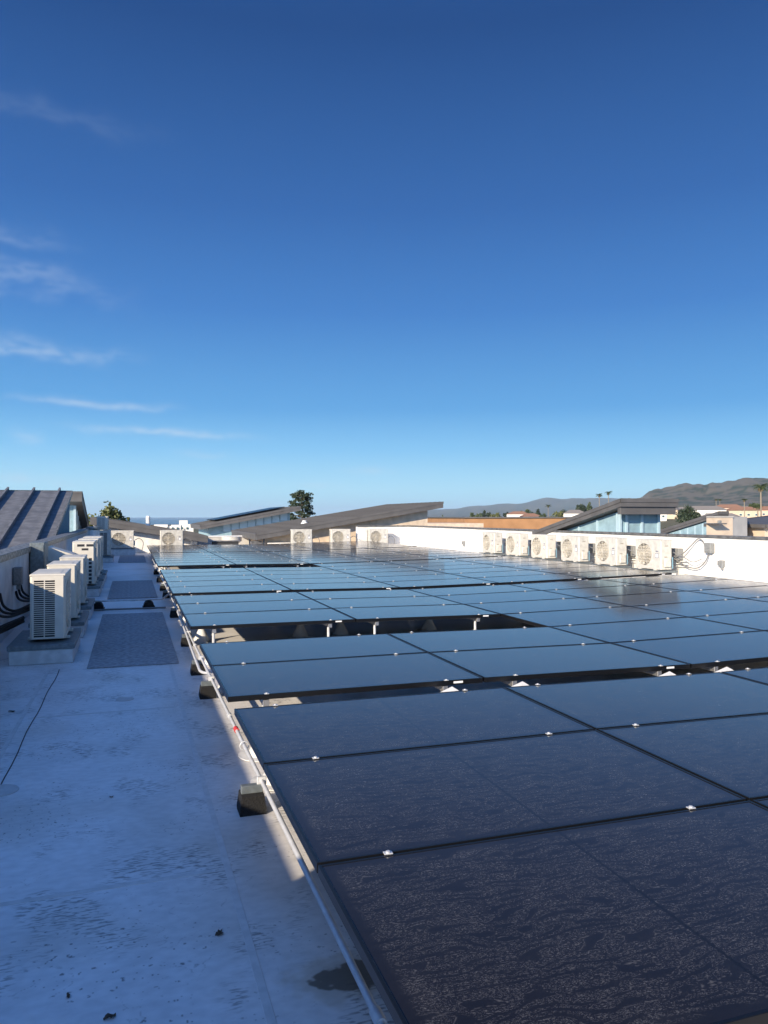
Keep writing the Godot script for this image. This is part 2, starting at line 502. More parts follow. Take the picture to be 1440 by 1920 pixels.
func solar_array() -> void:
	panel_parts()
	for k in 3:
		glass_material(k)
	var hs := [0.0, 0.0, -0.015, 0.010, 0.045, 0.09]
	var groups := [[1.36, 3, 1.05], [4.80, 6, 1.06], [11.50, 6, 1.05], [18.02, 6, 1.05], [24.60, 6, 1.05]]
	var row := 0
	var cols := ["leftmost column", "second column", "middle column", "fourth column", "rightmost column"]
	for gi in groups.size():
		var g: Array = groups[gi]
		for r in g[1]:
			var s0: float = g[0] + r * g[2]
			for c in 5:
				if c < 2 and ((gi == 1 and r == 2) or (gi == 2 and r == 5)):
					continue
				var slope := atan2(hs[c + 1] - hs[c], PW)
				var cx: float = LEFT + PW * c + PW / 2
				var p := thing("solar_panel", "black framed solar panel, %s row from the camera, %s" % [ORD[row], cols[c]], "solar panel", V(cx, PANEL_Y + (hs[c] + hs[c + 1]) / 2, s0 + 0.5175), 0.0, "solar panels on the flat roof")
				p.rotation = Vector3(rng.randf_range(-0.0015, 0.0015), 0, slope + rng.randf_range(-0.001, 0.001))
				mi("frame", panel_meshes.frame, M.frame, p)
				mi("glass", panel_meshes.glass, M["glass%d" % ((row * 2 + c + row / 3) % 3)], p)
				mi("backsheet", panel_meshes.back, M.backsheet, p, Vector3(0, -0.012, 0))
				var last: bool = r == g[1] - 1
				var front_open: bool = r == 0 or (c < 2 and gi == 1 and r == 3)
				for off in [0.25, 1.49]:
					var cl := mi("clamp", panel_meshes.clamp, M.clamp, p, Vector3(off - PW / 2, 0.0, -0.5175 - (0.0075 if not last else -0.004)))
					cl.rotation.y = rng.randf_range(-0.06, 0.06)
					if front_open:
						mi("clamp", panel_meshes.clamp, M.clamp, p, Vector3(off - PW / 2, 0.0, 0.5175))
				if front_open:
					mi("sticker", panel_meshes.sticker, M.label, p, Vector3(1.58 - PW / 2, -0.017, 0.5183))
			row += 1
	# rails run ahead under each block; stretches end where a row of panels is missing
	var blocks := [[1.36, 4.50, 0, 5, "nearest block"], [4.80, 6.91, 0, 2, "second block, near part"], [7.98, 11.15, 0, 2, "second block, far part"], [4.80, 11.15, 2, 5, "second block"], [11.50, 16.73, 0, 2, "third block, walkway half"], [11.50, 17.79, 2, 5, "third block, wall half"], [18.02, 24.31, 0, 5, "fourth block"], [24.60, 30.89, 0, 5, "farthest block"]]
	for b in blocks:
		for c in range(b[2], b[3]):
			for e in 2:
				var off: float = [0.25, 1.49][e]
				var l: float = LEFT + PW * c + off
				var yt: float = PANEL_Y - 0.038 + lerp(hs[c], hs[c + 1], off / PW)
				var side: String = ["left", "right"][e]
				var rl := thing("mounting_rail", "%s aluminium rail under %s, %s" % [side, b[4], cols[c]], "rail", V(l, yt - 0.045, (b[0] + b[1]) / 2), 0.0, "rails under the solar panels")
				box("channel", rl, Vector3(0, 0.0225, 0), Vector3(0.038, 0.042, b[1] - b[0] - 0.02), M.rail, 0.002)
				var spots := [b[0] + 0.10, b[1] - 0.12]
				if c == 0 and e == 0 and b[1] - b[0] > 2.5 and b[4] != "second block, far part":
					var n := int((b[1] - b[0]) / 1.6)
					for k in range(1, n):
						spots.append(lerp(b[0] + 0.10, b[1] - 0.12, float(k) / n))
				if b[4] == "second block, far part":
					spots.insert(2, b[0] + 1.55)
				if b[0] > 17.0 and c > 1:
					spots = [b[0] + 0.10]
				for k in spots.size():
					var where: String = ["front end", "back end", "middle", "second middle", "third middle"][min(k, 4)]
					standoff(l, spots[k] if not (k == 0 and b[0] == 4.80 and (c > 0 or e > 0)) else b[0] - 0.10, yt - 0.045, "white cone standoff, %s of %s rail, %s, %s" % [where, side, b[4], cols[c]], k == 0 and b[0] == 4.80 and (c > 0 or e > 0))

# ---------------------------------------------------------------- outdoor units
# local axes: fan face +z, louvre end -x, valve end +x, base at y = 0
var unit_cache := {}
func unit_meshes(w: float, h: float, d: float, open_end: bool) -> Dictionary:
	var key := [w, h, d, open_end]
	if unit_cache.has(key):
		return unit_cache[key]
	var o := {}
	var c := 0.022
	var x0 := -w / 2
	var x1 := w / 2
	var z0 := -d / 2
	var z1 := d / 2
	var b := 0.02
	var t := h - 0.018
	var st := new_st()
	# front with a round hole
	var r: float = min(h * 0.375, w * 0.30)
	var hc := Vector3(x0 + c + r + 0.045, h * 0.5, z1)
	var n := 40
	var rect := func(a: float) -> Vector3:
		var dx := cos(a)
		var dy := sin(a)
		var tx: float = INF
		if dx > 0.0001: tx = (x1 - c - hc.x) / dx
		elif dx < -0.0001: tx = (x0 + c - hc.x) / dx
		var ty: float = INF
		if dy > 0.0001: ty = (t - hc.y) / dy
		elif dy < -0.0001: ty = (b - hc.y) / dy
		var k: float = min(tx, ty)
		return Vector3(hc.x + dx * k, hc.y + dy * k, z1)
	var angs := []
	for k in n:
		angs.append(TAU * k / n)
	for q in [Vector2(x1 - c, t), Vector2(x0 + c, t), Vector2(x0 + c, b), Vector2(x1 - c, b)]:
		angs.append(fposmod(atan2(q.y - hc.y, q.x - hc.x), TAU))
	angs.sort()
	for k in angs.size():
		var a: float = angs[k]
		var a2: float = angs[(k + 1) % angs.size()]
		var i1 := hc + Vector3(cos(a) * r, sin(a) * r, 0)
		var i2 := hc + Vector3(cos(a2) * r, sin(a2) * r, 0)
		_face(st, [i1, rect.call(a), rect.call(a2), i2], Vector3.BACK)
		_face(st, [i1, i2, i2 - Vector3(0, 0, 0.10), i1 - Vector3(0, 0, 0.10)], hc - i1)
	# ends, back and chamfered corners
	_face(st, [Vector3(x1, b, z0 + c), Vector3(x1, t, z0 + c), Vector3(x1, t, z1 - c), Vector3(x1, b, z1 - c)], Vector3.RIGHT)
	_face(st, [Vector3(x0 + c, b, z0), Vector3(x0 + c, t, z0), Vector3(x1 - c, t, z0), Vector3(x1 - c, b, z0)], Vector3.FORWARD)
	for q in [[x0, z0, 1.0, 1.0], [x1, z0, -1.0, 1.0], [x0, z1, 1.0, -1.0], [x1, z1, -1.0, -1.0]]:
		var p1 := Vector3(q[0] + q[2] * c, 0, q[1])
		var p2 := Vector3(q[0], 0, q[1] + q[3] * c)
		_face(st, [p1 + Vector3.UP * b, p1 + Vector3.UP * t, p2 + Vector3.UP * t, p2 + Vector3.UP * b], Vector3(-q[2], 0, -q[3]))
	if open_end:
		# louvred end: a border round the opening
		var lz0 := z0 + 0.040
		var lz1 := z1 - 0.105
		var ly0 := b + 0.02
		var ly1 := t - 0.05
		for q in [[z0 + c, lz0, b, t], [lz1, z1 - c, b, t], [lz0, lz1, b, ly0], [lz0, lz1, ly1, t]]:
			_face(st, [Vector3(x0, q[2], q[0]), Vector3(x0, q[3], q[0]), Vector3(x0, q[3], q[1]), Vector3(x0, q[2], q[1])], Vector3.LEFT)
		var ls := new_st()
		var cnt := 27
		var mid := (lz0 + lz1) / 2
		add_box(ls, Vector3(x0 + 0.004, (ly0 + ly1) / 2, mid), Vector3(0.008, ly1 - ly0, 0.012))
		for k in range(1, cnt):
			var yy := ly0 + (ly1 - ly0) * k / cnt
			for q in [[lz0, mid - 0.006], [mid + 0.006, lz1]]:
				add_box(ls, Vector3(x0 + 0.005, yy, (q[0] + q[1]) / 2), Vector3(0.010, 0.0085, q[1] - q[0]))
		o.louvre = done(ls)
		var cs := new_st()
		add_box(cs, Vector3(x0 + 0.030, (ly0 + ly1) / 2, mid), Vector3(0.010, ly1 - ly0 + 0.03, lz1 - lz0 + 0.03))
		o.coil = done(cs)
	else:
		_face(st, [Vector3(x0, b, z0 + c), Vector3(x0, t, z0 + c), Vector3(x0, t, z1 - c), Vector3(x0, b, z1 - c)], Vector3.LEFT)
	_face(st, [Vector3(x0, b, z0), Vector3(x1, b, z0), Vector3(x1, b, z1), Vector3(x0, b, z1)], Vector3.DOWN)
	o.casing = done(st)
	st = new_st()
	add_box(st, Vector3(0, h - 0.012, 0), Vector3(w + 0.006, 0.024, d + 0.006), 0.007)
	add_box(st, Vector3(-0.1, h + 0.001, 0), Vector3(w * 0.5, 0.003, d * 0.66), 0.001)
	o.top = done(st)
	# fan behind the grille
	st = new_st()
	var back := hc - Vector3(0, 0, 0.10)
	for k in 28:
		var a := TAU * k / 28
		var a2 := TAU * (k + 1) / 28
		_face(st, [back, back + Vector3(cos(a), sin(a), 0) * r, back + Vector3(cos(a2), sin(a2), 0) * r], Vector3.BACK)
	o.well = done(st)
	st = new_st()
	for k in 3:
		var a0 := TAU * k / 3 + 0.4
		var prev := []
		for j in 7:
			var rr: float = lerp(0.05, r * 0.94, j / 6.0)
			var a := a0 + j * 0.08
			var wd := 0.62 - j * 0.01
			var e := [hc + Vector3(cos(a - wd) * rr, sin(a - wd) * rr, -0.085), hc + Vector3(cos(a + wd) * rr, sin(a + wd) * rr, -0.035)]
			if prev.size():
				_face(st, [prev[0], e[0], e[1], prev[1]], Vector3.BACK)
				_face(st, [prev[0], e[0], e[1], prev[1]], Vector3.FORWARD)
			prev = e
	add_tube(st, [hc - Vector3(0, 0, 0.09), hc - Vector3(0, 0, 0.03)], 0.055, 14)
	o.fan = done(st)
	# grille: rings, crossing bars, and the square moulding that carries it
	st = new_st()
	for q in range(1, 8):
		var rr: float = r * q / 7.15
		var pts := []
		for k in 33:
			pts.append(hc + Vector3(cos(TAU * k / 32) * rr, sin(TAU * k / 32) * rr, 0.006))
		add_tube(st, pts, 0.005, 4, false)
	for k in 6:
		var a := PI * k / 6
		add_tube(st, [hc + Vector3(cos(a) * r, sin(a) * r, 0.009), hc - Vector3(cos(a) * r, sin(a) * r, -0.009)], 0.0035, 4, false)
	for k in [-0.6, -0.35, -0.1, 0.15, 0.4, 0.65]:
		var hw: float = sqrt(1.0 - k * k) * r
		add_box(st, hc + Vector3(0, k * r, 0.012), Vector3(hw * 2, 0.008, 0.006))
	add_box(st, hc + Vector3(0, -r * 0.78, 0.014), Vector3(0.07, 0.04, 0.006), 0.002)
	o.grille = done(st)
	st = new_st()
	var sq := r + 0.030
	for q in [[-1, 0], [1, 0], [0, -1], [0, 1]]:
		add_box(st, hc + Vector3(q[0] * sq, q[1] * sq, 0.003), Vector3(0.012 if q[0] else sq * 2 - 0.012, 0.012 if q[1] else sq * 2 + 0.012, 0.006), 0.0015)
	o.bezel = done(st)
	# valve end: recessed handle, valve cover with a sloping top
	st = new_st()
	add_box(st, Vector3(x1 + 0.02, h * 0.26, -0.01), Vector3(0.04, h * 0.30, d * 0.56), 0.012)
	o.valve = done(st)
	st = new_st()
	add_box(st, Vector3(x1 + 0.002, h * 0.80, 0), Vector3(0.004, 0.02, 0.085), 0.001)
	add_box(st, Vector3(x1 + 0.002, h * 0.44, 0.02), Vector3(0.004, 0.016, 0.07), 0.001)
	o.handle = done(st)
	o.hole = hc
	o.r = r
	unit_cache[key] = o
	return o

func outdoor_unit(at: Vector3, turn: float, label: String, group: String, w := 0.90, h := 0.69, d := 0.31, kind := "louvre") -> Node3D:
	var u := unit_meshes(w, h, d, kind == "louvre")
	var t := thing("outdoor_unit", label, "heat pump", at, turn, group)
	var cm: Material = M[["casing", "casing1", "casing2"][rng.randi() % 3]]
	t.rotation.y += rng.randf_range(-0.012, 0.012)
	mi("casing", u.casing, cm, t)
	mi("top_cover", u.top, cm, t)
	mi("fan_well", u.well, M.fan, t)
	mi("fan", u.fan, M.fan, t)
	mi("fan_grille", u.grille, M.grille, t)
	mi("grille_bezel", u.bezel, M.casing, t)
	mi("valve_cover", u.valve, M.casing, t)
	mi("handle", u.handle, M.fan, t)
	for sx in [-1, 1]:
		box("foot", t, Vector3(sx * w * 0.3, 0.008, 0), Vector3(0.07, 0.026, d + 0.07), M.casing, 0.003)
	var lx: float = w / 2 - 0.13
	# rating label and the maker's small blue mark on the front
	var rl := box("rating_label", t, Vector3(lx, h * 0.48, d / 2 + 0.0012), Vector3(0.105, 0.10, 0.002), M.print)
	box("label_field", rl, Vector3(0, 0, 0.0012), Vector3(0.084, 0.078, 0.0012), M.label)
	var st := new_st()
	for k in 5:
		add_box(st, Vector3(lx - 0.036 + k * 0.018, h * 0.62, d / 2 + 0.001), Vector3(0.011, 0.026 if k != 1 else 0.04, 0.002))
	mi("maker_mark", done(st), M.print, t)
	if kind == "louvre":
		var ls := mi("louvre_slats", u.louvre, M.casing, t)
		ls.set_meta("kind", "stuff")
		mi("coil", u.coil, M.coil, t)
	elif kind == "slotted":
		var x := -w / 2 - 0.001
		for q in [[0.05, 0.91, 0.13, 0.045], [-0.115, 0.91, 0.13, 0.045], [-0.025, 0.82, 0.12, 0.04]]:
			box("vent_window", t, Vector3(x, h * q[1], -q[0]), Vector3(0.004, q[3], q[2]), M.coil)
		for k in 7:
			box("vent_window", t, Vector3(x, h * (0.06 + 0.088 * k), d * 0.30), Vector3(0.004, 0.05, 0.055), M.coil)
	return t

func curb(at: Vector3, size: Vector3, label: String, group: String) -> void:
	var t := thing("equipment_curb", label, "curb", at, 0.0, group)
	box("base", t, Vector3(0, (size.y - 0.05) / 2, 0), Vector3(size.x, size.y - 0.05, size.z), M.membrane, 0.008)
	box("metal_cap", t, Vector3(0, size.y - 0.025, 0), Vector3(size.x + 0.03, 0.05, size.z + 0.03), M.curb_metal, 0.004)

# ---------------------------------------------------------------- walls and shed roofs
# parapet running ahead (along s) with a metal coping in lengths
func parapet(called_label: String, l: float, s0: float, s1: float, thick: float, top: float, wm: Material, cm: Material, along_x := false, ch := 0.055) -> void:
	var t := thing("parapet_wall", called_label, "wall", V(l, 0, (s0 + s1) / 2) if not along_x else V((s0 + s1) / 2, 0, l))
	var len := s1 - s0
	var sz := Vector3(thick, top + 0.3, len) if not along_x else Vector3(len, top + 0.3, thick)
	box("wall", t, Vector3(0, (top - 0.3) / 2, 0), sz, wm, 0.01)
	var n: int = max(1, int(round(len / 3.0)))
	for k in n:
		var c := -len / 2 + len * (k + 0.5) / n
		var cs := Vector3(thick + 0.07, ch, len / n - 0.004) if not along_x else Vector3(len / n - 0.004, ch, thick + 0.07)
		box("coping", t, Vector3(0, top + ch / 2 + 0.002, c) if not along_x else Vector3(c, top + ch / 2 + 0.002, 0), cs, cm, 0.004)

# a slab roof over the rectangle a-b-c-d (top corners, anticlockwise from above) with standing seams running from edge ab to edge dc
func slab_roof(parent: Node3D, a: Vector3, b: Vector3, c: Vector3, d: Vector3, thick: float, m: Material, fascia: Material, pitch: float, rib_h: float, rib_w: float) -> void:
	var o := parent.position
	a -= o; b -= o; c -= o; d -= o
	var dn := Vector3(0, -thick, 0)
	var st := new_st()
	_face(st, [a, b, c, d], Vector3.UP)
	var roof := mi("roof", done(st), m, parent)
	st = new_st()
	_face(st, [a + dn, b + dn, c + dn, d + dn], Vector3.DOWN)
	var mid := (a + c) / 2
	for e in [[a, b], [b, c], [c, d], [d, a]]:
		_face(st, [e[0], e[1], e[1] + dn, e[0] + dn], (e[0] + e[1]) / 2 - mid)
	# a drip edge a little proud along the top of the fascia
	mi("fascia", done(st), fascia, parent)
	for e in [[a, b], [b, c], [c, d], [d, a]]:
		var n: Vector3 = ((e[0] + e[1]) / 2 - mid)
		var dir: Vector3 = (e[1] - e[0]).normalized()
		n = (n - dir * n.dot(dir)).normalized() * 0.02
		var es := new_st()
		var p: Vector3 = e[0] + Vector3.UP * 0.012
		var q: Vector3 = e[1] + Vector3.UP * 0.012
		var dd := Vector3(0, -0.10, 0)
		_face(es, [p + n, q + n, q + n + dd, p + n + dd], n)
		_face(es, [p - n * 2.0, q - n * 2.0, q + n, p + n], Vector3.UP)
		_face(es, [p + n + dd, q + n + dd, q + dd, p + dd], Vector3.DOWN)
		mi("drip_edge", done(es), fascia, parent)
	if pitch > 0.0:
		var cnt := int((b - a).length() / pitch)
		for k in range(1, cnt + 1):
			var f: float = (k - 0.4) * pitch / (b - a).length()
			if f > 0.995:
				continue
			var p := a.lerp(b, f)
			var q := d.lerp(c, f)
			var dir := (q - p).normalized()
			var side := (b - a).normalized() * rib_w * 0.5
			var up := side.cross(dir).normalized() * rib_h
			if up.y < 0:
				up = -up
			var rs := new_st()
			_face(rs, [p - side + up, p + side + up, q + side + up, q - side + up], up)
			_face(rs, [p - side, p - side + up, q - side + up, q - side], -side)
			_face(rs, [p + side, p + side + up, q + side + up, q + side], side)
			_face(rs, [p - side, p + side, p + side + up, p - side + up], -dir)
			_face(rs, [q - side, q + side, q + side + up, q - side + up], dir)
			mi("standing_seam", done(rs), m, roof)

# solid wall body: polygon of (l, s) corners with a top height for each
func body(called: String, parent: Node3D, corners: Array, y0: float, m: Material) -> void:
	var st := new_st()
	var o := parent.position
	var n := corners.size()
	var mid := Vector3.ZERO
	for c in corners:
		mid += V(c[0], 0, c[1]) / n
	var top := []
	for k in n:
		var c: Array = corners[k]
		var e: Array = corners[(k + 1) % n]
		var a := V(c[0], y0, c[1]) - o
		var b := V(e[0], y0, e[1]) - o
		var a2 := V(c[0], c[2], c[1]) - o
		var b2 := V(e[0], e[2], e[1]) - o
		var out := (a + b) / 2 - (mid - o)
		out.y = 0
		_face(st, [a, b, b2, a2], out)
		top.append(a2)
	_face(st, top, Vector3.UP)
	mi(called, done(st), m, parent)

# thin vertical board between two points of a wall face (bottom y, top y at each)
func batten(parent: Node3D, called: String, l: float, s: float, y0: float, y1: float, w: float, m: Material) -> void:
	box(called, parent, V(l, (y0 + y1) / 2, s) - parent.position, Vector3(w, y1 - y0, w), m, 0.004)

func cable_pts(pts: Array) -> Array:
	return curve(pts, 6)

# ---------------------------------------------------------------- vegetation
func leaf_cloud(st: SurfaceTool, c: Vector3, rad: Vector3, n: int, size: float) -> void:
	for k in n:
		var d := Vector3(rng.randfn(), rng.randfn(), rng.randfn()).normalized()
		var q := c + d * rad * pow(rng.randf(), 0.4)
		var a := Vector3(rng.randfn(), rng.randfn(), rng.randfn()).normalized()
		var b := a.cross(Vector3(rng.randfn(), rng.randfn(), rng.randfn())).normalized()
		var s := size * rng.randf_range(0.6, 1.3)
		tri(st, q - a * s, q + b * s * 0.6, q + a * s)
		tri(st, q - a * s, q + a * s, q - b * s * 0.6)

func tree(at: Vector3, h: float, w: float, n_clump: int, leaf: String, label: String, category: String, group: String, shape := "round", leaf_size := 0.22, per := 90) -> Node3D:
	var t := thing("tree", label, category, at, 0.0, group)
	var st := new_st()
	var trunk_h := h * (0.86 if shape == "conifer" else 0.5)
	var pts := []
	for k in 6:
		pts.append(Vector3(sin(k * 1.7) * w * 0.015, trunk_h * k / 5.0, cos(k * 1.3) * w * 0.015))
	for k in 5:
		add_tube(st, [pts[k], pts[k + 1]], h * 0.022 * (1.0 - k * 0.15), 7)
	var cl := new_st()
	for k in n_clump:
		var c: Vector3
		var rad: Vector3
		if shape == "conifer":
			var f := (k + rng.randf()) / n_clump
			var yy: float = lerp(0.16, 0.97, f) * h
			var reach: float = w * 0.5 * (0.92 - 0.45 * pow(f, 3.0)) * rng.randf_range(0.45, 1.0)
			var a := k * 2.4 + rng.randf() * 0.6
			c = Vector3(cos(a) * reach, yy, sin(a) * reach)
			rad = Vector3(w * 0.14, h * 0.020, w * 0.14)
			add_tube(st, [Vector3(0, yy - h * 0.02, 0), c], h * 0.006, 4)
		else:
			var d := Vector3(rng.randfn(), rng.randfn() * 0.8 + 0.25, rng.randfn()).normalized()
			var reach := rng.randf_range(0.45, 0.92)
			c = Vector3(d.x * w * 0.5 * reach, h * 0.62 + d.y * h * 0.36 * reach, d.z * w * 0.5 * reach)
			rad = Vector3(w, h * 0.8, w) * rng.randf_range(0.10, 0.17)
			if k % 3 == 0:
				add_tube(st, [Vector3(0, trunk_h * 0.8, 0), c], h * 0.008, 4)
		leaf_cloud(cl, c, rad, per, leaf_size)
	mi("trunk", done(st), M.bark, t)
	mi("crown", done(cl), M[leaf], t)
	return t

func palm(at: Vector3, h: float, label: String, group: String) -> void:
	var t := thing("palm_tree", label, "palm", at, 0.0, group)
	var st := new_st()
	add_tube(st, [Vector3.ZERO, Vector3(0.1, h * 0.5, 0), Vector3(0, h, 0)], h * 0.007 + 0.08, 7)
	mi("trunk", done(st), M.palm_bark, t)
	for pass_ in 2:
		var cl := new_st()
		for k in 34:
			var a := rng.randf() * TAU
			var lift := rng.randf_range(-0.1, 1.1) if pass_ == 0 else rng.randf_range(-1.2, -0.5)
			var ln: float = h * (0.135 if pass_ == 0 else 0.085) * rng.randf_range(0.8, 1.1)
			var p := Vector3(0, h, 0)
			var dir := Vector3(cos(a), lift, sin(a)).normalized()
			var side := dir.cross(Vector3.UP).normalized()
			for j in 5:
				var q := p + dir * ln / 5.0
				var w: float = ln * 0.22 * (1.0 - abs(j - 1.5) * 0.22)
				for sg in [-1.0, 1.0]:
					tri(cl, p, q, (p + q) / 2 + side * sg * w + Vector3.DOWN * w * 0.5)
				dir = (dir + Vector3.DOWN * 0.26).normalized()
				p = q
		mi("crown" if pass_ == 0 else "dead_fronds", done(cl), M.leaf0 if pass_ == 0 else M.dead_frond, t)

# ---------------------------------------------------------------- the land
var t_noise := noise(301, 0.0011, 5)
var t_rough := noise(302, 0.006, 4)
var t_tone := noise(303, 0.004, 4)
# bearing from the picture column (px of 1440)
func bearing_of(u: float) -> float:
	return rad_to_deg(atan((u - 720.0) / 1416.0)) + YAW
func prof(table: Array, b: float) -> float:
	if b <= table[0][0]:
		return table[0][1]
	for k in table.size() - 1:
		if b <= table[k + 1][0]:
			return lerp(float(table[k][1]), float(table[k + 1][1]), smoothstep(0.0, 1.0, (b - table[k][0]) / (table[k + 1][0] - table[k][0])))
	return table[-1][1]
# ridge heights in metres: the brown hill 2.6 km off and the blue range 12 km off
const HILL := [[33.0, 0.0], [36.0, 30.0], [37.2, 62.0], [37.9, 84.0], [38.6, 90.0], [40.4, 106.0], [41.4, 101.0], [42.5, 106.0], [44.2, 125.0], [47.0, 118.0], [52.0, 130.0], [60.0, 100.0], [80.0, 60.0]]
const RANGE := [[14.0, 0.0], [18.0, 60.0], [23.0, 120.0], [25.5, 165.0], [28.3, 210.0], [29.8, 262.0], [30.8, 292.0], [31.8, 268.0], [33.0, 298.0], [34.8, 275.0], [38.0, 250.0], [60.0, 220.0]]
func land(b: float, d: float) -> float:
	var a := deg_to_rad(b)
	var x := sin(a) * d
	var z := cos(a) * d
	var y := -9.5 + t_rough.get_noise_2d(x, z) * 1.2 * smoothstep(60.0, 200.0, d)
	var up: float = smoothstep(31.0, 39.0, b) * smoothstep(100.0, 80.0, b)
	y += up * (10.0 * smoothstep(140.0, 460.0, d) + 20.0 * smoothstep(450.0, 1500.0, d))
	var hr := prof(HILL, b)
	var e: float = smoothstep(1350.0, 2600.0, d) * smoothstep(4600.0, 2700.0, d)
	y += e * max(0.0, hr * 0.94 - 22.0 * up) + e * hr * 0.42 * t_noise.get_noise_2d(x, z) * smoothstep(1.0, 0.75, e) + e * t_rough.get_noise_2d(x * 1.6, z * 1.6) * 13.0
	var rr := prof(RANGE, b)
	var e2: float = smoothstep(7000.0, 12000.0, d) * smoothstep(16000.0, 12500.0, d)
	y += e2 * rr * (1.0 + 0.25 * t_noise.get_noise_2d(x * 0.5, z * 0.5) * smoothstep(1.0, 0.8, e2)) + e2 * rr * 0.16 * t_rough.get_noise_2d(x * 0.22, z * 0.22)
	# the sea to the left
	var sea: float = smoothstep(19.0, 14.0, b) * smoothstep(-110.0, -95.0, b)
	y -= sea * 60.0 * smoothstep(1050.0, 1500.0, d)
	return y

func terrain() -> void:
	var bs := []
	var b := -180.0
	while b < 180.0:
		bs.append(b)
		b += 0.16 if (b > 15.0 and b < 50.0) else (0.7 if (b > -14.0 and b < 75.0) else 4.0)
	bs.append(180.0)
	var ds := [0.0]
	var d := 6.0
	while d < 17000.0:
		ds.append(d)
		d *= 1.085 if d < 1200.0 or d > 3000.0 else 1.018
	ds.append(17000.0)
	var verts := PackedVector3Array()
	var cols := PackedColorArray()
	var idx := PackedInt32Array()
	for i in bs.size():
		for j in ds.size():
			var p := far_at(bs[i], ds[j], land(bs[i], ds[j]))
			verts.append(p)
			var tn := t_tone.get_noise_2d(p.x, p.z) + 0.5 * t_rough.get_noise_2d(p.x * 2.0, p.z * 2.0)
			var c := Color(0.075, 0.080, 0.040).lerp(Color(0.15, 0.125, 0.08), clamp(tn + 0.5, 0.0, 1.0))
			if ds[j] > 1300.0:
				var shrub: float = smoothstep(-0.02, 0.16, t_rough.get_noise_2d(p.x * 2.4 + 500.0, p.z * 2.4) + 0.5 * t_tone.get_noise_2d(p.x * 0.5, p.z * 0.5) - 0.02)
				c = Color(0.120, 0.108, 0.085).lerp(Color(0.034, 0.052, 0.036), shrub)
			if ds[j] > 6000.0:
				c = Color(0.10, 0.095, 0.06).lerp(Color(0.045, 0.055, 0.035), clamp(tn + 0.5, 0.0, 1.0))
			cols.append(c)
	var m := ds.size()
	for i in bs.size() - 1:
		for j in m - 1:
			var q := i * m + j
			idx.append_array([q, q + 1, q + m + 1, q, q + m + 1, q + m])
	var arr := []
	arr.resize(Mesh.ARRAY_MAX)
	arr[Mesh.ARRAY_VERTEX] = verts
	arr[Mesh.ARRAY_COLOR] = cols
	arr[Mesh.ARRAY_INDEX] = idx
	var am := ArrayMesh.new()
	am.add_surface_from_arrays(Mesh.PRIMITIVE_TRIANGLES, arr)
	var st := SurfaceTool.new()
	st.create_from(am, 0)
	st.generate_normals()
	var gm := mat("ground", Color.WHITE, 0.95)
	gm.vertex_color_use_as_albedo = true
	structure("ground", st.commit(), gm)
	# sea
	var ss := new_st()
	add_lathe(ss, [Vector2(24000.0, 0.0), Vector2(900.0, 0.0)], 96)
	var sm := mat("sea", lin(0.012, 0.035, 0.06), 0.25)
	structure("sea", done(ss), sm, Vector3(0, -32.0, 0))

func house(u: float, d: float, w: float, h: float, dep: float, wm: String, rm: String, turn: float, label: String, flat := false) -> void:
	var b := bearing_of(u)
	var at := far_at(b, d, land(b, d) - 0.3)
	var t := thing("house", label, "house", at, deg_to_rad(turn - b), "houses of the town")
	box("wall", t, Vector3(0, h / 2, 0), Vector3(w, h, dep), M[wm])
	if flat:
		box("roof", t, Vector3(0, h + 0.15, 0), Vector3(w + 0.3, 0.3, dep + 0.3), M[wm])
	else:
		var st := new_st()
		var o := 0.5
		var rh: float = min(dep, w) * 0.22
		var a := Vector3(-w / 2 - o, h + 0.002, dep / 2 + o)
		var bb := Vector3(w / 2 + o, h + 0.002, dep / 2 + o)
		var c := Vector3(w / 2 + o, h + 0.002, -dep / 2 - o)
		var dd := Vector3(-w / 2 - o, h + 0.002, -dep / 2 - o)
		var r1 := Vector3(-w / 2 + dep * 0.4, h + rh, 0)
		var r2 := Vector3(w / 2 - dep * 0.4, h + rh, 0)
		_face(st, [a, bb, r2, r1], Vector3(0, 1, 1))
		_face(st, [c, dd, r1, r2], Vector3(0, 1, -1))
		_face(st, [bb, c, r2], Vector3(1, 1, 0))
		_face(st, [dd, a, r1], Vector3(-1, 1, 0))
		_face(st, [a, bb, c, dd], Vector3.DOWN)
		mi("roof", done(st), M[rm], t)
	var n: int = max(2, int(w / 3.2))
	for k in n:
		var x := -w / 2 + w * (k + 0.5) / n
		var wn := box("window", t, Vector3(x, h * 0.58, dep / 2 + 0.01), Vector3(1.3, 1.1, 0.06), M.house_white)
		box("pane", wn, Vector3(0, 0, 0.02), Vector3(1.1, 0.9, 0.04), M.window)

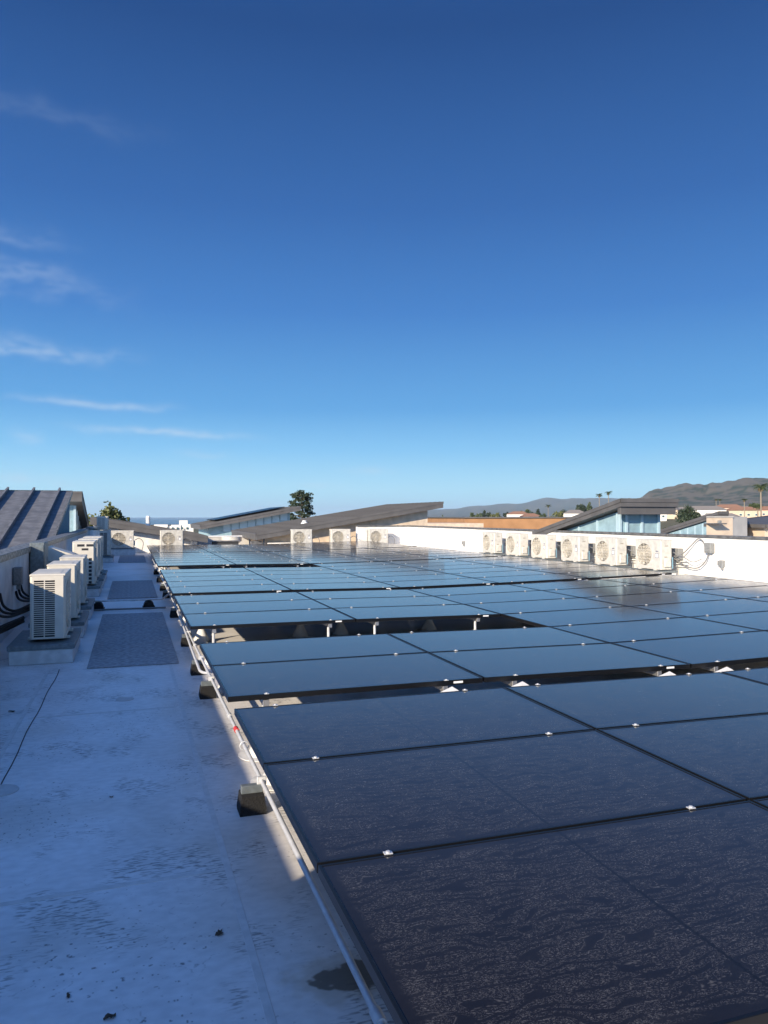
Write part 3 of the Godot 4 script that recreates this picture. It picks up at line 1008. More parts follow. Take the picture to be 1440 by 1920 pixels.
# ================================================================ the scene
func _ready() -> void:
	rng.seed = 4711
	# camera
	var cam := Camera3D.new()
	cam.name = "camera"
	add_child(cam)
	cam.position = Vector3(0, EYE, 0)
	cam.rotation = Vector3(deg_to_rad(0.33), deg_to_rad(-YAW), 0)
	cam.fov = 68.3
	cam.near = 0.05
	cam.far = 90000.0
	cam.current = true
	# sky and exposure
	var we := WorldEnvironment.new()
	we.name = "world_environment"
	var env := Environment.new()
	env.background_mode = Environment.BG_SKY
	env.sky = make_sky()
	env.background_energy_multiplier = 0.56
	env.ambient_light_source = Environment.AMBIENT_SOURCE_SKY
	env.tonemap_mode = Environment.TONE_MAPPER_LINEAR
	env.tonemap_exposure = 1.8
	env.sdfgi_enabled = true
	env.ssao_enabled = true
	env.ssil_enabled = true
	env.fog_enabled = true
	env.fog_density = 0.00005
	env.fog_light_color = lin(0.62, 0.80, 1.0)
	we.environment = env
	add_child(we)
	# sun: low, behind and to the left
	var sun := DirectionalLight3D.new()
	sun.name = "sun"
	add_child(sun)
	sun.look_at_from_position(Vector3.ZERO, V(1.0, -0.5, 0.8))
	sun.light_energy = 1.45
	sun.light_color = Color(1.0, 0.93, 0.82)
	sun.light_angular_distance = 0.5
	sun.shadow_enabled = true
	materials()
	setting()
	print("setting")
	shed_roofs()
	print("roofs")
	solar_array()
	print("array")
	units()
	walkway()
	print("units")
	town()
	print("town")

func setting() -> void:
	terrain()
	# the flat roof: body, and the two membrane sheets laid on it
	var st := new_st()
	add_box(st, V(6.0, -4.85, 27.0), Vector3(40.0, 9.68, 66.0))
	var bd := mi("roof_building", done(st), M.peach, self)
	tag(bd, "flat roofed building under the solar array, seen only from its roof", "building")
	bd.set_meta("kind", "structure")
	deck_sheet("roof_deck", -12.0, 24.0, -5.0, 58.0, 640, 1120, false, 0.0)
	deck_sheet("walkway_membrane", -1.45, 1.45, 0.6, 9.4, 640, 1940, true, 0.004)
	parapet("low grey-white parapet wall along the left of the walkway, weathered coping", -1.62, 1.26, 33.0, 0.2, 0.99, M.wall_old, M.coping_old, false, 0.09)
	parapet("long bright white parapet wall along the right side with brown coping", 12.1, -6.0, 32.5, 0.2, 1.08, M.wall, M.coping)
	parapet("short white parapet wall at the far right corner of the roof", 32.6, 9.6, 12.2, 0.2, 1.08, M.wall, M.coping, true)
	# the left parapet stands higher beside the camera: its shade reaches the near conduit
	parapet("taller stretch of the left parapet beside the camera", -1.62, -8.0, 1.24, 0.2, 1.19, M.wall_old, M.coping_old, false, 0.09)

func shed_roofs() -> void:
	# left: standing seam roof rising away from the camera
	var t := thing("shed_roof", "grey standing seam metal shed roof rising behind the left parapet", "roof", V(-5, 0, 24))
	slab_roof(t, V(-10.0, 0.72, 20.4), V(-1.93, 0.72, 20.4), V(-1.93, 2.42, 28.0), V(-10.0, 2.42, 28.0), 0.16, M.roof_metal, M.coping_old, 0.80, 0.12, 0.06)
	body("wall", t, [[-9.6, 20.7, 0.60], [-2.03, 20.7, 0.60], [-2.03, 27.7, 2.17], [-9.6, 27.7, 2.17]], 0.004, M.teal)
	for k in 14:
		var s := 21.2 + k * 0.5
		batten(t, "batten", -2.02, s, 0.05, 0.56 + (s - 20.7) * 0.2237, 0.05, M.teal_trim)
	# left, farther: teal clerestory whose high end faces the camera
	t = thing("clerestory", "teal boxed clerestory with dark fascia beyond the left shed roof", "clerestory", V(-4, 0, 38))
	slab_roof(t, V(-8.0, 2.60, 34.6), V(-2.0, 2.60, 34.6), V(-2.0, 0.95, 41.0), V(-8.0, 0.95, 41.0), 0.42, M.roof_brown, M.roof_brown, 0.0, 0.05, 0.05)
	body("wall", t, [[-7.6, 35.2, 2.03], [-2.3, 35.2, 2.03], [-2.3, 40.6, 0.64], [-7.6, 40.6, 0.64]], 0.004, M.teal)
	for l in [-2.32, -3.0, -3.9, -4.8]:
		batten(t, "batten", l, 35.18, 0.05, 2.02, 0.10, M.teal_trim)
	for k in 5:
		batten(t, "batten", -2.28, 35.9 + k * 0.9, 0.05, 1.8 - k * 0.23, 0.06, M.teal_trim)
	# far left: brown slab falling to the right above a white gable
	t = thing("shed_roof", "brown slab roof sloping down to the right at the far left end", "roof", V(-1, 0, 37))
	slab_roof(t, V(3.1, 0.70, 33.0), V(3.1, 0.70, 41.5), V(-1.6, 1.50, 41.5), V(-1.6, 1.50, 33.0), 0.28, M.roof_brown, M.roof_brown, 0.6, 0.025, 0.03)
	body("gable_wall", t, [[-1.5, 33.5, 1.18], [2.7, 33.5, 0.47], [2.7, 41.0, 0.47], [-1.5, 41.0, 1.18]], 0.004, M.wall)
	# far middle: long brown slab rising to the right
	t = thing("shed_roof", "long brown slab roof rising to the right at the far end", "roof", V(9, 0, 37))
	slab_roof(t, V(5.16, 0.79, 33.0), V(5.16, 0.79, 41.5), V(14.0, 2.235, 41.5), V(14.0, 2.235, 33.0), 0.28, M.roof_brown, M.roof_brown, 0.6, 0.025, 0.03)
	body("gable_wall", t, [[5.6, 33.5, 0.56], [13.4, 33.5, 1.84], [13.4, 41.0, 1.84], [5.6, 41.0, 0.56]], 0.004, M.peach)
	box("downspout", t, V(5.55, 0.3, 33.3) - t.position, Vector3(0.08, 0.6, 0.08), M.coping, 0.01)
	box("scupper_box", t, V(5.2, 0.38, 33.25) - t.position, Vector3(0.5, 0.16, 0.16), M.coping, 0.01)
	# white base course in front of the gable
	box("base_course", t, V(8.6, 0.19, 33.36) - t.position, Vector3(5.8, 0.38, 0.22), M.wall, 0.01)
	# beyond: darker slab with its own panels over a strip of teal windows
	t = thing("shed_roof", "dark slab roof with flat panels over a strip of teal windows", "roof", V(7, 0, 50))
	slab_roof(t, V(3.9, 1.02, 46.0), V(3.9, 1.02, 54.0), V(9.95, 2.17, 54.0), V(9.95, 2.17, 46.0), 0.26, M.roof_brown, M.roof_brown, 0.6, 0.025, 0.03)
	body("gable_wall", t, [[4.4, 46.6, 0.82], [9.4, 46.6, 1.78], [9.4, 53.5, 1.78], [4.4, 53.5, 0.82]], 0.004, M.teal)
	for k in 8:
		var l := 5.5 + k * 0.50
		var top := 0.98 + (l - 5.5) * 0.19
		var w := box("window", t, V(l, top - 0.12, 46.57) - t.position, Vector3(0.44, 0.46, 0.06), M.teal_trim, 0.005)
		box("mullion", w, Vector3(-0.25, 0, 0.01), Vector3(0.04, 0.5, 0.06), M.teal)
	for k in 4:
		var pn := mi("roof_panel", box_mesh(Vector3(1.05, 0.05, 5.2), 0.005), M.frame, t, V(5.35 + k * 1.09, 1.42 + k * 0.207, 49.6) - t.position)
		pn.rotation.z = atan2(0.19, 1.0)
	# right: blue clerestory beyond the white parapet, high end towards the camera
	t = thing("clerestory", "light blue clerestory with brown roof just beyond the right white parapet", "clerestory", V(13, 0, 18.5))
	slab_roof(t, V(11.95, 2.00, 16.5), V(13.75, 2.00, 16.5), V(13.75, 1.06, 21.0), V(11.95, 1.06, 21.0), 0.20, M.roof_brown, M.roof_brown, 0.45, 0.025, 0.03)
	box("lower_fascia", t, V(12.85, 1.70, 16.62) - t.position, Vector3(1.74, 0.20, 0.12), M.roof_brown, 0.005)
	body("wall", t, [[12.22, 16.95, 1.68], [13.50, 16.95, 1.68], [13.50, 20.6, 0.92], [12.22, 20.6, 0.92]], 0.004, M.teal)
	for l in [12.24, 12.44, 12.92, 13.46]:
		batten(t, "batten", l, 16.93, 0.9, 1.66, 0.07, M.teal_trim)
	for s in [17.0, 17.9, 18.8, 19.7]:
		batten(t, "batten", 12.20, s, 0.8, 1.64 - (s - 17.0) * 0.208, 0.05, M.teal_trim)
	# right, farther out: second small teal clerestory
	t = thing("clerestory", "small teal clerestory with sloping dark roof farther right", "clerestory", V(19, 0, 21))
	slab_roof(t, V(17.9, 1.70, 19.6), V(18.3, 1.70, 19.6), V(18.3, 1.02, 22.6), V(17.9, 1.02, 22.6), 0.16, M.roof_metal, M.roof_brown, 0.4, 0.03, 0.03)
	body("wall", t, [[18.0, 20.0, 1.44], [18.25, 20.0, 1.44], [18.25, 22.3, 0.90], [18.0, 22.3, 0.90]], 0.004, M.teal)
	for k in 7:
		var s := 20.05 + k * 0.36
		batten(t, "batten", 17.99, s, 0.5, 1.40 - k * 0.085, 0.04, M.teal_trim)

func units() -> void:
	# right wall: six, fan towards the array, valve end towards the camera
	var near := [14.1, 15.73, 17.36, 19.0, 20.6, 22.3]
	var words := ["nearest", "second nearest", "third nearest", "fourth nearest", "fifth nearest", "farthest"]
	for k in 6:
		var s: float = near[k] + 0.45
		var u := outdoor_unit(V(11.42, 0.33, s), -PI / 2, "cream heat pump on the right wall, %s of six" % words[k], "heat pumps along the right wall")
		box("drain_strip", u, Vector3(0.475, 0.17, -0.145), Vector3(0.02, 0.26, 0.02), M.blue_tape, 0.003)
		curb(V(11.42, 0.004, s), Vector3(0.46, 0.326, 1.0), "low membrane curb under the %s heat pump on the right wall" % words[k], "curbs along the right wall")
		# grey box added in place of the unit's shadow on the wall, plus pipes
		var lb := thing("shadow_patch_box", "dark grey box added as wall shadow patch behind the %s right heat pump" % words[k], "shadow patch", V(11.93, 0.55, s - 0.17), 0.0, "shadow patch boxes on the right wall")
		box("cover", lb, Vector3(0, 0.13, 0), Vector3(0.13, 0.26, 0.30), M.grey_box, 0.006)  # dark block shaped like the shaded patch behind the unit
		for j in 3:
			tube("pipe", lb, [Vector3(0.02, -0.03 - j * 0.06, -0.2), Vector3(0.02, -0.03 - j * 0.06, 0.35)], 0.013, M.pvc, 6)
		var cb := thing("cable", "thin grey power cable drooping at the %s right heat pump" % words[k], "cable", V(11.6, 0.6, s - 0.45), 0.0, "cables of the right heat pumps")
		tube("cable_run", cb, cable_pts([Vector3(0, 0.14, 0), Vector3(0.1, 0.05, 0.2), Vector3(0.18, -0.06, 0.42), Vector3(0.26, 0.02, 0.62)]), 0.009, M.cable, 6)
	# disconnect and its loops beside the nearest one
	var dc := thing("disconnect_box", "grey electrical disconnect box on the right white wall beside nearest heat pump", "electrical box", V(11.94, 0.75, 13.35))
	box("enclosure", dc, Vector3(0, 0.11, 0), Vector3(0.11, 0.22, 0.20), M.grey_box, 0.008)
	box("cover", dc, Vector3(-0.06, 0.12, 0.0), Vector3(0.012, 0.18, 0.17), M.grey_box, 0.003)
	box("knob", dc, Vector3(-0.075, 0.13, 0.06), Vector3(0.02, 0.05, 0.03), M.grey_box, 0.004)
	tube("upper_whip", dc, cable_pts([Vector3(-0.03, 0.1, -0.1), Vector3(-0.02, 0.24, -0.16), Vector3(-0.02, 0.30, -0.32), Vector3(-0.03, 0.15, -0.52), Vector3(-0.10, -0.07, -0.78), Vector3(-0.30, -0.12, -1.05), Vector3(-0.36, 0.0, -1.12)]), 0.012, M.cable, 7)
	tube("lower_whip", dc, cable_pts([Vector3(-0.02, 0.0, 0.0), Vector3(-0.03, -0.18, -0.08), Vector3(-0.04, -0.34, -0.3), Vector3(-0.08, -0.33, -0.6), Vector3(-0.16, -0.16, -0.95), Vector3(-0.34, -0.06, -1.12)]), 0.013, M.cable, 7)
	for q in [[11.96, 0.47, 13.0, "small grey outlet box low on the right wall near the disconnect"], [11.96, 0.47, 26.2, "small grey outlet box on the right wall beyond the heat pumps"]]:
		var ob := thing("outlet_box", q[3], "electrical box", V(q[0], q[1], q[2]), 0.0, "outlet boxes on the right wall")
		box("enclosure", ob, Vector3(0, 0.07, 0), Vector3(0.08, 0.14, 0.10), M.grey_box, 0.006)
		box("cover", ob, Vector3(-0.045, 0.08, -0.05), Vector3(0.02, 0.10, 0.06), M.grey_box, 0.004)
		box("fitting", ob, Vector3(-0.02, -0.03, 0.02), Vector3(0.04, 0.06, 0.04), M.grey_box, 0.006)
	# far wall
	var fx := [[-0.35, 31.75, "left end of the far wall, half in shade"], [1.55, 31.95, "far wall behind the left end of the array"], [7.0, 32.25, "far wall, leftmost of three"], [8.75, 32.3, "far wall, middle of three"], [10.4, 32.0, "far wall, rightmost of three"]]
	for q in fx:
		outdoor_unit(V(q[0], 0.30, q[1]), 0.0, "cream heat pump at the %s" % q[2], "heat pumps along the far wall")
		curb(V(q[0], 0.004, q[1]), Vector3(1.0, 0.296, 0.46), "curb under heat pump, %s" % q[2], "curbs along the far wall")
		var cb := thing("cable", "dark cable at heat pump, %s" % q[2], "cable", V(q[0] + 0.5, 0.45, q[1]), 0.0, "cables of the far heat pumps")
		tube("cable_run", cb, cable_pts([Vector3(-0.02, 0.15, 0), Vector3(0.15, 0.22, 0.02), Vector3(0.30, 0.05, 0.03), Vector3(0.25, -0.28, 0.0)]), 0.014, M.cable, 6)
	# left: a row on curbs along the parapet, louvred end towards the camera
	var ls := [[8.77, "louvre", 0.88, 0.71, 0.35, "nearest on the left, louvres half in sun"], [10.5, "louvre", 0.88, 0.71, 0.35, "second on the left"], [12.25, "louvre", 0.88, 0.71, 0.35, "third on the left"], [15.65, "slotted", 0.95, 0.84, 0.40, "fourth on the left, tall with black vent windows"], [17.4, "slotted", 0.95, 0.84, 0.40, "fifth on the left, tall, behind the vented one"], [19.1, "slotted", 0.95, 0.84, 0.40, "sixth on the left, tall, last of three"], [27.0, "louvre", 0.95, 0.84, 0.36, "dark shaded one at the far end of left row"]]
	for k in ls.size():
		var q: Array = ls[k]
		var l: float = -0.848 - (q[4] - 0.35) * 0.5
		outdoor_unit(V(l, 0.225, q[0] + q[2] / 2), PI / 2, "cream heat pump, %s" % q[5], "heat pumps along the left parapet", q[2], q[3], q[4], q[1])
		curb(V(-0.89, 0.004, q[0] + q[2] / 2 - 0.02), Vector3(0.62, 0.205, 1.16), "white curb under heat pump, %s" % q[5], "curbs along the left parapet")
		# black line hoses to the wall
		var hz := thing("hose_bundle", "black hoses to heat pump, %s" % q[5], "hose", V(-1.51, 0.0, q[0]), 0.0, "hoses of the left heat pumps")
		for j in 3:
			tube("hose", hz, cable_pts([Vector3(0.0, 0.62 - j * 0.05, 0.35 + j * 0.2), Vector3(0.04, 0.46 - j * 0.03, 0.33 + j * 0.2), Vector3(0.14, 0.38 - j * 0.02, 0.18 + j * 0.1), Vector3(0.28, 0.42 - j * 0.03, 0.0 - 0.05 * j), Vector3(0.42, 0.47 - j * 0.02, -0.12)]), 0.017, M.hose, 7)
	# boxes on the left parapet
	for q in [[7.95, 0.62, "grey disconnect box on the left parapet nearest the camera"], [9.25, 0.60, "grey disconnect box on the left parapet behind the nearest heat pump"], [11.3, 0.62, "grey disconnect box on the left parapet by the second heat pump"]]:
		var b := thing("disconnect_box", q[2], "electrical box", V(-1.46, q[1], q[0]), 0.0, "disconnect boxes on the left parapet")
		box("enclosure", b, Vector3(0, 0.12, 0), Vector3(0.11, 0.24, 0.15), M.grey_box, 0.008)
		box("cover", b, Vector3(0.0, 0.13, 0.08), Vector3(0.09, 0.20, 0.012), M.grey_box, 0.003)
		box("conduit_hub", b, Vector3(0.01, -0.03, 0.02), Vector3(0.05, 0.06, 0.05), M.grey_box, 0.008)
	var ep := thing("electrical_panel", "dark tall electrical panel on the left parapet behind third heat pump", "electrical box", V(-1.40, 0.30, 13.2))
	box("enclosure", ep, Vector3(0, 0.42, 0), Vector3(0.22, 0.84, 0.5), M.curb_metal, 0.01)
	box("door", ep, Vector3(0.0, 0.42, 0.256), Vector3(0.19, 0.76, 0.012), M.curb_metal, 0.004)
	var hd := thing("vent_hood", "pale metal vent hood standing by the left parapet", "vent", V(-1.2, 0.004, 14.6))
	body("hood", hd, [[-1.38, 14.35, 1.02], [-0.98, 14.35, 0.88], [-0.98, 14.95, 0.88], [-1.38, 14.95, 1.02]], 0.02, M.casing)
	for k in 6:
		box("louvre", hd, Vector3(0.0, 0.35 + k * 0.08, 0.26), Vector3(0.34, 0.012, 0.03), M.curb_metal)
	# high unit set on the parapet end, and the round vent
	outdoor_unit(V(-0.93, 1.09, 27.6), PI / 2, "small louvred cream unit on top of the dark far left unit", "", 0.7, 0.46, 0.36)
	var tk := thing("roof_vent", "round ribbed metal vent with flat cap behind the left heat pumps", "vent", V(-1.12, 0.004, 25.2))
	var st := new_st()
	add_lathe(st, [Vector2(0.17, 0.0), Vector2(0.17, 1.12), Vector2(0, 1.22)], 18)
	mi("drum", done(st), M.galv, tk)
	st = new_st()
	add_lathe(st, [Vector2(0.0, 1.16), Vector2(0.23, 1.16), Vector2(0.23, 1.21), Vector2(0.0, 1.24)], 18)
	mi("cap", done(st), M.curb_metal, tk)
	for k in 12:
		var a := TAU * k / 12
		box("rib", tk, Vector3(cos(a) * 0.17, 0.57, sin(a) * 0.17), Vector3(0.02, 1.1, 0.02), M.galv, 0.004)
	# between the two far roofs
	var vd := thing("exhaust_drum", "pale round exhaust drum between the two far slab roofs", "vent", V(4.35, 0.004, 35.0))
	st = new_st()
	add_lathe(st, [Vector2(0.18, 0.0), Vector2(0.20, 0.22), Vector2(0.46, 0.42), Vector2(0.46, 0.62), Vector2(0.0, 0.62)], 18)
	mi("drum", done(st), M.casing, vd)
	var vb := thing("duct_box", "low dark duct box in the gap of the far roofs", "duct", V(3.9, 0.004, 33.6))
	box("body", vb, Vector3(0, 0.22, 0), Vector3(1.1, 0.44, 0.5), M.dark, 0.02)
	box("flange", vb, Vector3(0, 0.46, 0), Vector3(1.2, 0.04, 0.6), M.coping, 0.01)
	var pw := thing("parapet_wall", "low pale wall closing the gap between the far roofs", "wall", V(4.2, 0, 37.5))
	box("wall", pw, Vector3(0, 0.28, 0), Vector3(2.6, 0.55, 0.2), M.grey_wall, 0.01)
	box("coping", pw, Vector3(0, 0.58, 0), Vector3(2.64, 0.05, 0.26), M.label, 0.005)
	# white pipes standing on the roofs
	for q in [[0.74, 0.95, 37.0, 0.62, 0.10, "white capped vent pipe on the far left brown roof"], [7.75, 1.20, 35.0, 0.16, 0.11, "small white dome vent on the long brown roof"]]:
		var vp := thing("vent_pipe", q[5], "vent", V(q[0], q[1], q[2]), 0.0, "vents on the far roofs")
		st = new_st()
		add_lathe(st, [Vector2(q[4], 0), Vector2(q[4], q[3] * 0.9), Vector2(q[4] * 0.7, q[3]), Vector2(0, q[3])], 12)
		mi("pipe", done(st), M.pvc, vp)
		st = new_st()
		add_lathe(st, [Vector2(q[4] * 1.6, 0.0), Vector2(q[4] * 1.5, 0.04), Vector2(q[4], 0.08)], 12)
		mi("flashing", done(st), M.pvc, vp)

func walkway() -> void:
	for q in [[8.2, 12.6, "nearest"], [15.0, 19.0, "second"], [26.6, 31.2, "farthest"]]:
		var wp := thing("walkway_pad", "blue-grey textured walkway pad on the roof deck, %s of three" % q[2], "roof pad", V(0.025, 0.008, (q[0] + q[1]) / 2), 0.0, "walkway pads")
		var n := 2
		var ln: float = (q[1] - q[0]) / n
		for k in n:
			box("mat", wp, Vector3(0, 0.005, (k - 0.5) * ln), Vector3(0.90, 0.010, ln - 0.006), M.pad, 0.003)
	# conduit along the array's left edge, on rubber blocks
	var ct := thing("conduit", "long galvanised conduit along the left edge of the solar array", "conduit", V(0.652, 0.158, 15.0))
	tube("pipe", ct, [Vector3(0, 0, 14.2), Vector3(0, 0, 0), Vector3(0, 0, -15.4)], 0.0118, M.galv, 12)
	for s in [2.0, 5.35, 8.4, 11.4, 14.4, 17.4, 20.4, 23.4]:
		tube("coupling", ct, [Vector3(0, 0, 15.0 - s - 0.03), Vector3(0, 0, 15.0 - s + 0.03)], 0.0175, M.galv, 12)
	tube("red_band", ct, [Vector3(0, 0, 15.0 - 5.02), Vector3(0, 0, 15.0 - 4.95)], 0.0165, M.red, 12)
	st_ring(ct, Vector3(0, 0, 15.0 - 4.62))
	var br := [[3.98, 0.60], [6.6, 0.62], [7.6, 0.62], [9.3, 0.63], [12.0, 0.63], [14.9, 0.63], [16.4, 0.63], [18.5, 0.63], [21.0, 0.63]]
	for k in br.size():
		var q: Array = br[k]
		var bk := thing("pipe_block", "black rubber block under the array conduit, %s from the camera" % ORD[k], "pipe support", V(q[1], 0.004, q[0]), 0.0, "rubber blocks under the conduit")
		var st := new_st()
		var prof_ := [Vector2(-0.068, 0.0), Vector2(-0.07, 0.02), Vector2(-0.058, 0.10), Vector2(0.058, 0.10), Vector2(0.07, 0.02), Vector2(0.068, 0.0)]
		for i in prof_.size():
			var a: Vector2 = prof_[i]
			var b: Vector2 = prof_[(i + 1) % prof_.size()]
			_face(st, [Vector3(a.x, a.y, -0.06), Vector3(b.x, b.y, -0.06), Vector3(b.x, b.y, 0.06), Vector3(a.x, a.y, 0.06)], Vector3((a.x + b.x) / 2, (a.y + b.y) / 2 - 0.05, 0))
		for sz in [-0.06, 0.06]:
			var f := []
			for a in prof_:
				f.append(Vector3(a.x, a.y, sz))
			_face(st, f, Vector3(0, 0, sz))
		mi("rubber_foot", done(st), M.rubber, bk)
		box("strut", bk, Vector3(0, 0.1205, 0), Vector3(0.112, 0.041, 0.041), M.curb_metal, 0.003)
		box("strap", bk, Vector3(0.652 - q[1], 0.155, 0), Vector3(0.05, 0.045, 0.022), M.galv, 0.004)
	# second thinner conduit that leaves the array and elbows down
	var c2 := thing("conduit", "thin conduit elbowing out of the array between near panel blocks", "conduit", V(0.62, 0.1, 7.2))
	tube("pipe", c2, cable_pts([Vector3(0.35, 0.16, 0.1), Vector3(0.12, 0.05, 0.2), Vector3(0.0, 0.02, 0.1), Vector3(-0.02, 0.04, -0.3), Vector3(0.0, 0.06, -2.2), Vector3(0.02, 0.06, -4.2)]), 0.013, M.galv, 8)
	# pipes crossing the walkway on two rubber blocks
	var cp := thing("crossing_pipe", "grey conduit crossing the walkway on two black rubber blocks", "conduit", V(0, 0.148, 13.35))
	tube("pipe", cp, cable_pts([Vector3(-1.2, 0, 0), Vector3(-0.5, 0, 0), Vector3(0.40, 0, 0), Vector3(0.50, 0.005, 0.0), Vector3(0.62, 0.05, -0.3), Vector3(0.72, 0.08, -0.55)]), 0.016, M.galv, 8)
	tube("coupling", cp, [Vector3(-0.02, 0, 0), Vector3(0.06, 0, 0)], 0.021, M.galv, 8)
	var cq := thing("crossing_pipe", "thin dark conduit lying on the deck across the walkway", "conduit", V(0, 0.02, 13.2))
	tube("pipe", cq, [Vector3(-1.0, 0, 0), Vector3(0.55, 0, 0)], 0.014, M.cable, 8)
	for q in [[-0.52, "left"], [0.28, "right"]]:
		var b := thing("pipe_block", "black rubber block with a rounded top, %s one under the walkway pipe" % q[1], "pipe support", V(q[0], 0.004, 13.35), 0.0, "rubber blocks on the walkway")
		var st := new_st()
		var n := 12
		for i in n:
			var a := PI * i / n
			var a2 := PI * (i + 1) / n
			var p1 := Vector3(cos(a) * 0.085, 0.03 + sin(a) * 0.10, 0)
			var p2 := Vector3(cos(a2) * 0.085, 0.03 + sin(a2) * 0.10, 0)
			var z := Vector3(0, 0, 0.12)
			_face(st, [p1 - z, p2 - z, p2 + z, p1 + z], p1 - Vector3(0, 0.03, 0))
			for sg in [-1.0, 1.0]:
				_face(st, [p1 + z * sg, p2 + z * sg, Vector3(0, 0, 0) + z * sg], z * sg)
		add_box(st, Vector3(0, 0.015, 0), Vector3(0.20, 0.03, 0.25), 0.004)
		mi("rubber_foot", done(st), M.rubber, b)
	# the split seam on the left and the round membrane patches
	var seam := thing("membrane_seam", "open black lap seam wandering along the deck on the left", "seam", V(-0.8, 0.006, 5.0))
	var sp := []
	for k in 22:
		var s := 2.9 + k * 0.255
		sp.append(Vector3(0.105 + 0.012 * sin(s * 0.9) + 0.006 * sin(s * 5.0), 0.0, 5.0 - s))
	tube("edge", seam, sp, 0.0035, M.dark, 5)
	var patches := [[-0.70, 4.72, 0.10, "round membrane patch on the split seam at the left"], [-0.05, 6.75, 0.075, "small round membrane patch in the middle of the walkway"]]
	for q in patches:
		var st := new_st()
		add_lathe(st, [Vector2(q[2], 0.0), Vector2(q[2] - 0.004, 0.005), Vector2(0.0, 0.006)], 28)
		var p := mi("membrane_patch", done(st), M.membrane, self, V(q[0], 0.005, q[1]))
		tag(p, q[3], "patch", "round membrane patches")
	# welded laps between the membrane sheets
	var deck := get_node("walkway_membrane")
	for q in [[0.40, 4.6, 0.03, 8.4, 0.004], [-0.80, 5.6, 0.03, 5.4, -0.006], [-0.2, 6.35, 1.1, 0.03, 0.0], [-0.2, 3.35, 1.1, 0.03, 0.03]]:
		var ls := box("lap_strip", deck, V(q[0], 0.0052, q[1]), Vector3(q[2], 0.0024, q[3]), M.lap, 0.001)
		ls.rotation.y = q[4]
	# bits of leaf and grit on the deck
	var bits := [[-0.10, 4.42, 0.035, "dark oval leaf bit on the middle of the walkway"], [-0.19, 2.63, 0.030, "black seed pod lying on the near walkway"], [-0.06, 2.48, 0.05, "crumpled grey leaf on the near walkway"], [-0.43, 2.60, 0.05, "curled dead leaf at the left of the near walkway"], [0.31, 2.85, 0.055, "brown crumpled leaf near the conduit"], [-0.90, 6.6, 0.07, "dark leaf scrap near the left parapet"]]
	for q in bits:
		var st := new_st()
		var n := 14
		var ring := []
		for k in n:
			var a := TAU * k / n
			var r: float = q[2] * rng.randf_range(0.15, 0.32)
			ring.append(Vector3(cos(a) * r * 1.5, rng.randf_range(0.001, 0.010), sin(a) * r))
		for k in n:
			_face(st, [Vector3(0, 0.004, 0), ring[k], ring[(k + 1) % n]], Vector3.UP)
		var p := mi("dead_leaf", done(st), M.bark, self, V(q[0], 0.005, q[1]))
		p.rotation.y = rng.randf() * TAU
		tag(p, q[3], "leaf", "leaf litter on the walkway")

func st_ring(parent: Node3D, at: Vector3) -> void:
	var pts := []
	for k in 17:
		pts.append(at + Vector3(cos(TAU * k / 16) * 0.026, sin(TAU * k / 16) * 0.026, 0))
	tube("clamp_ring", parent, pts, 0.004, M.galv, 6)

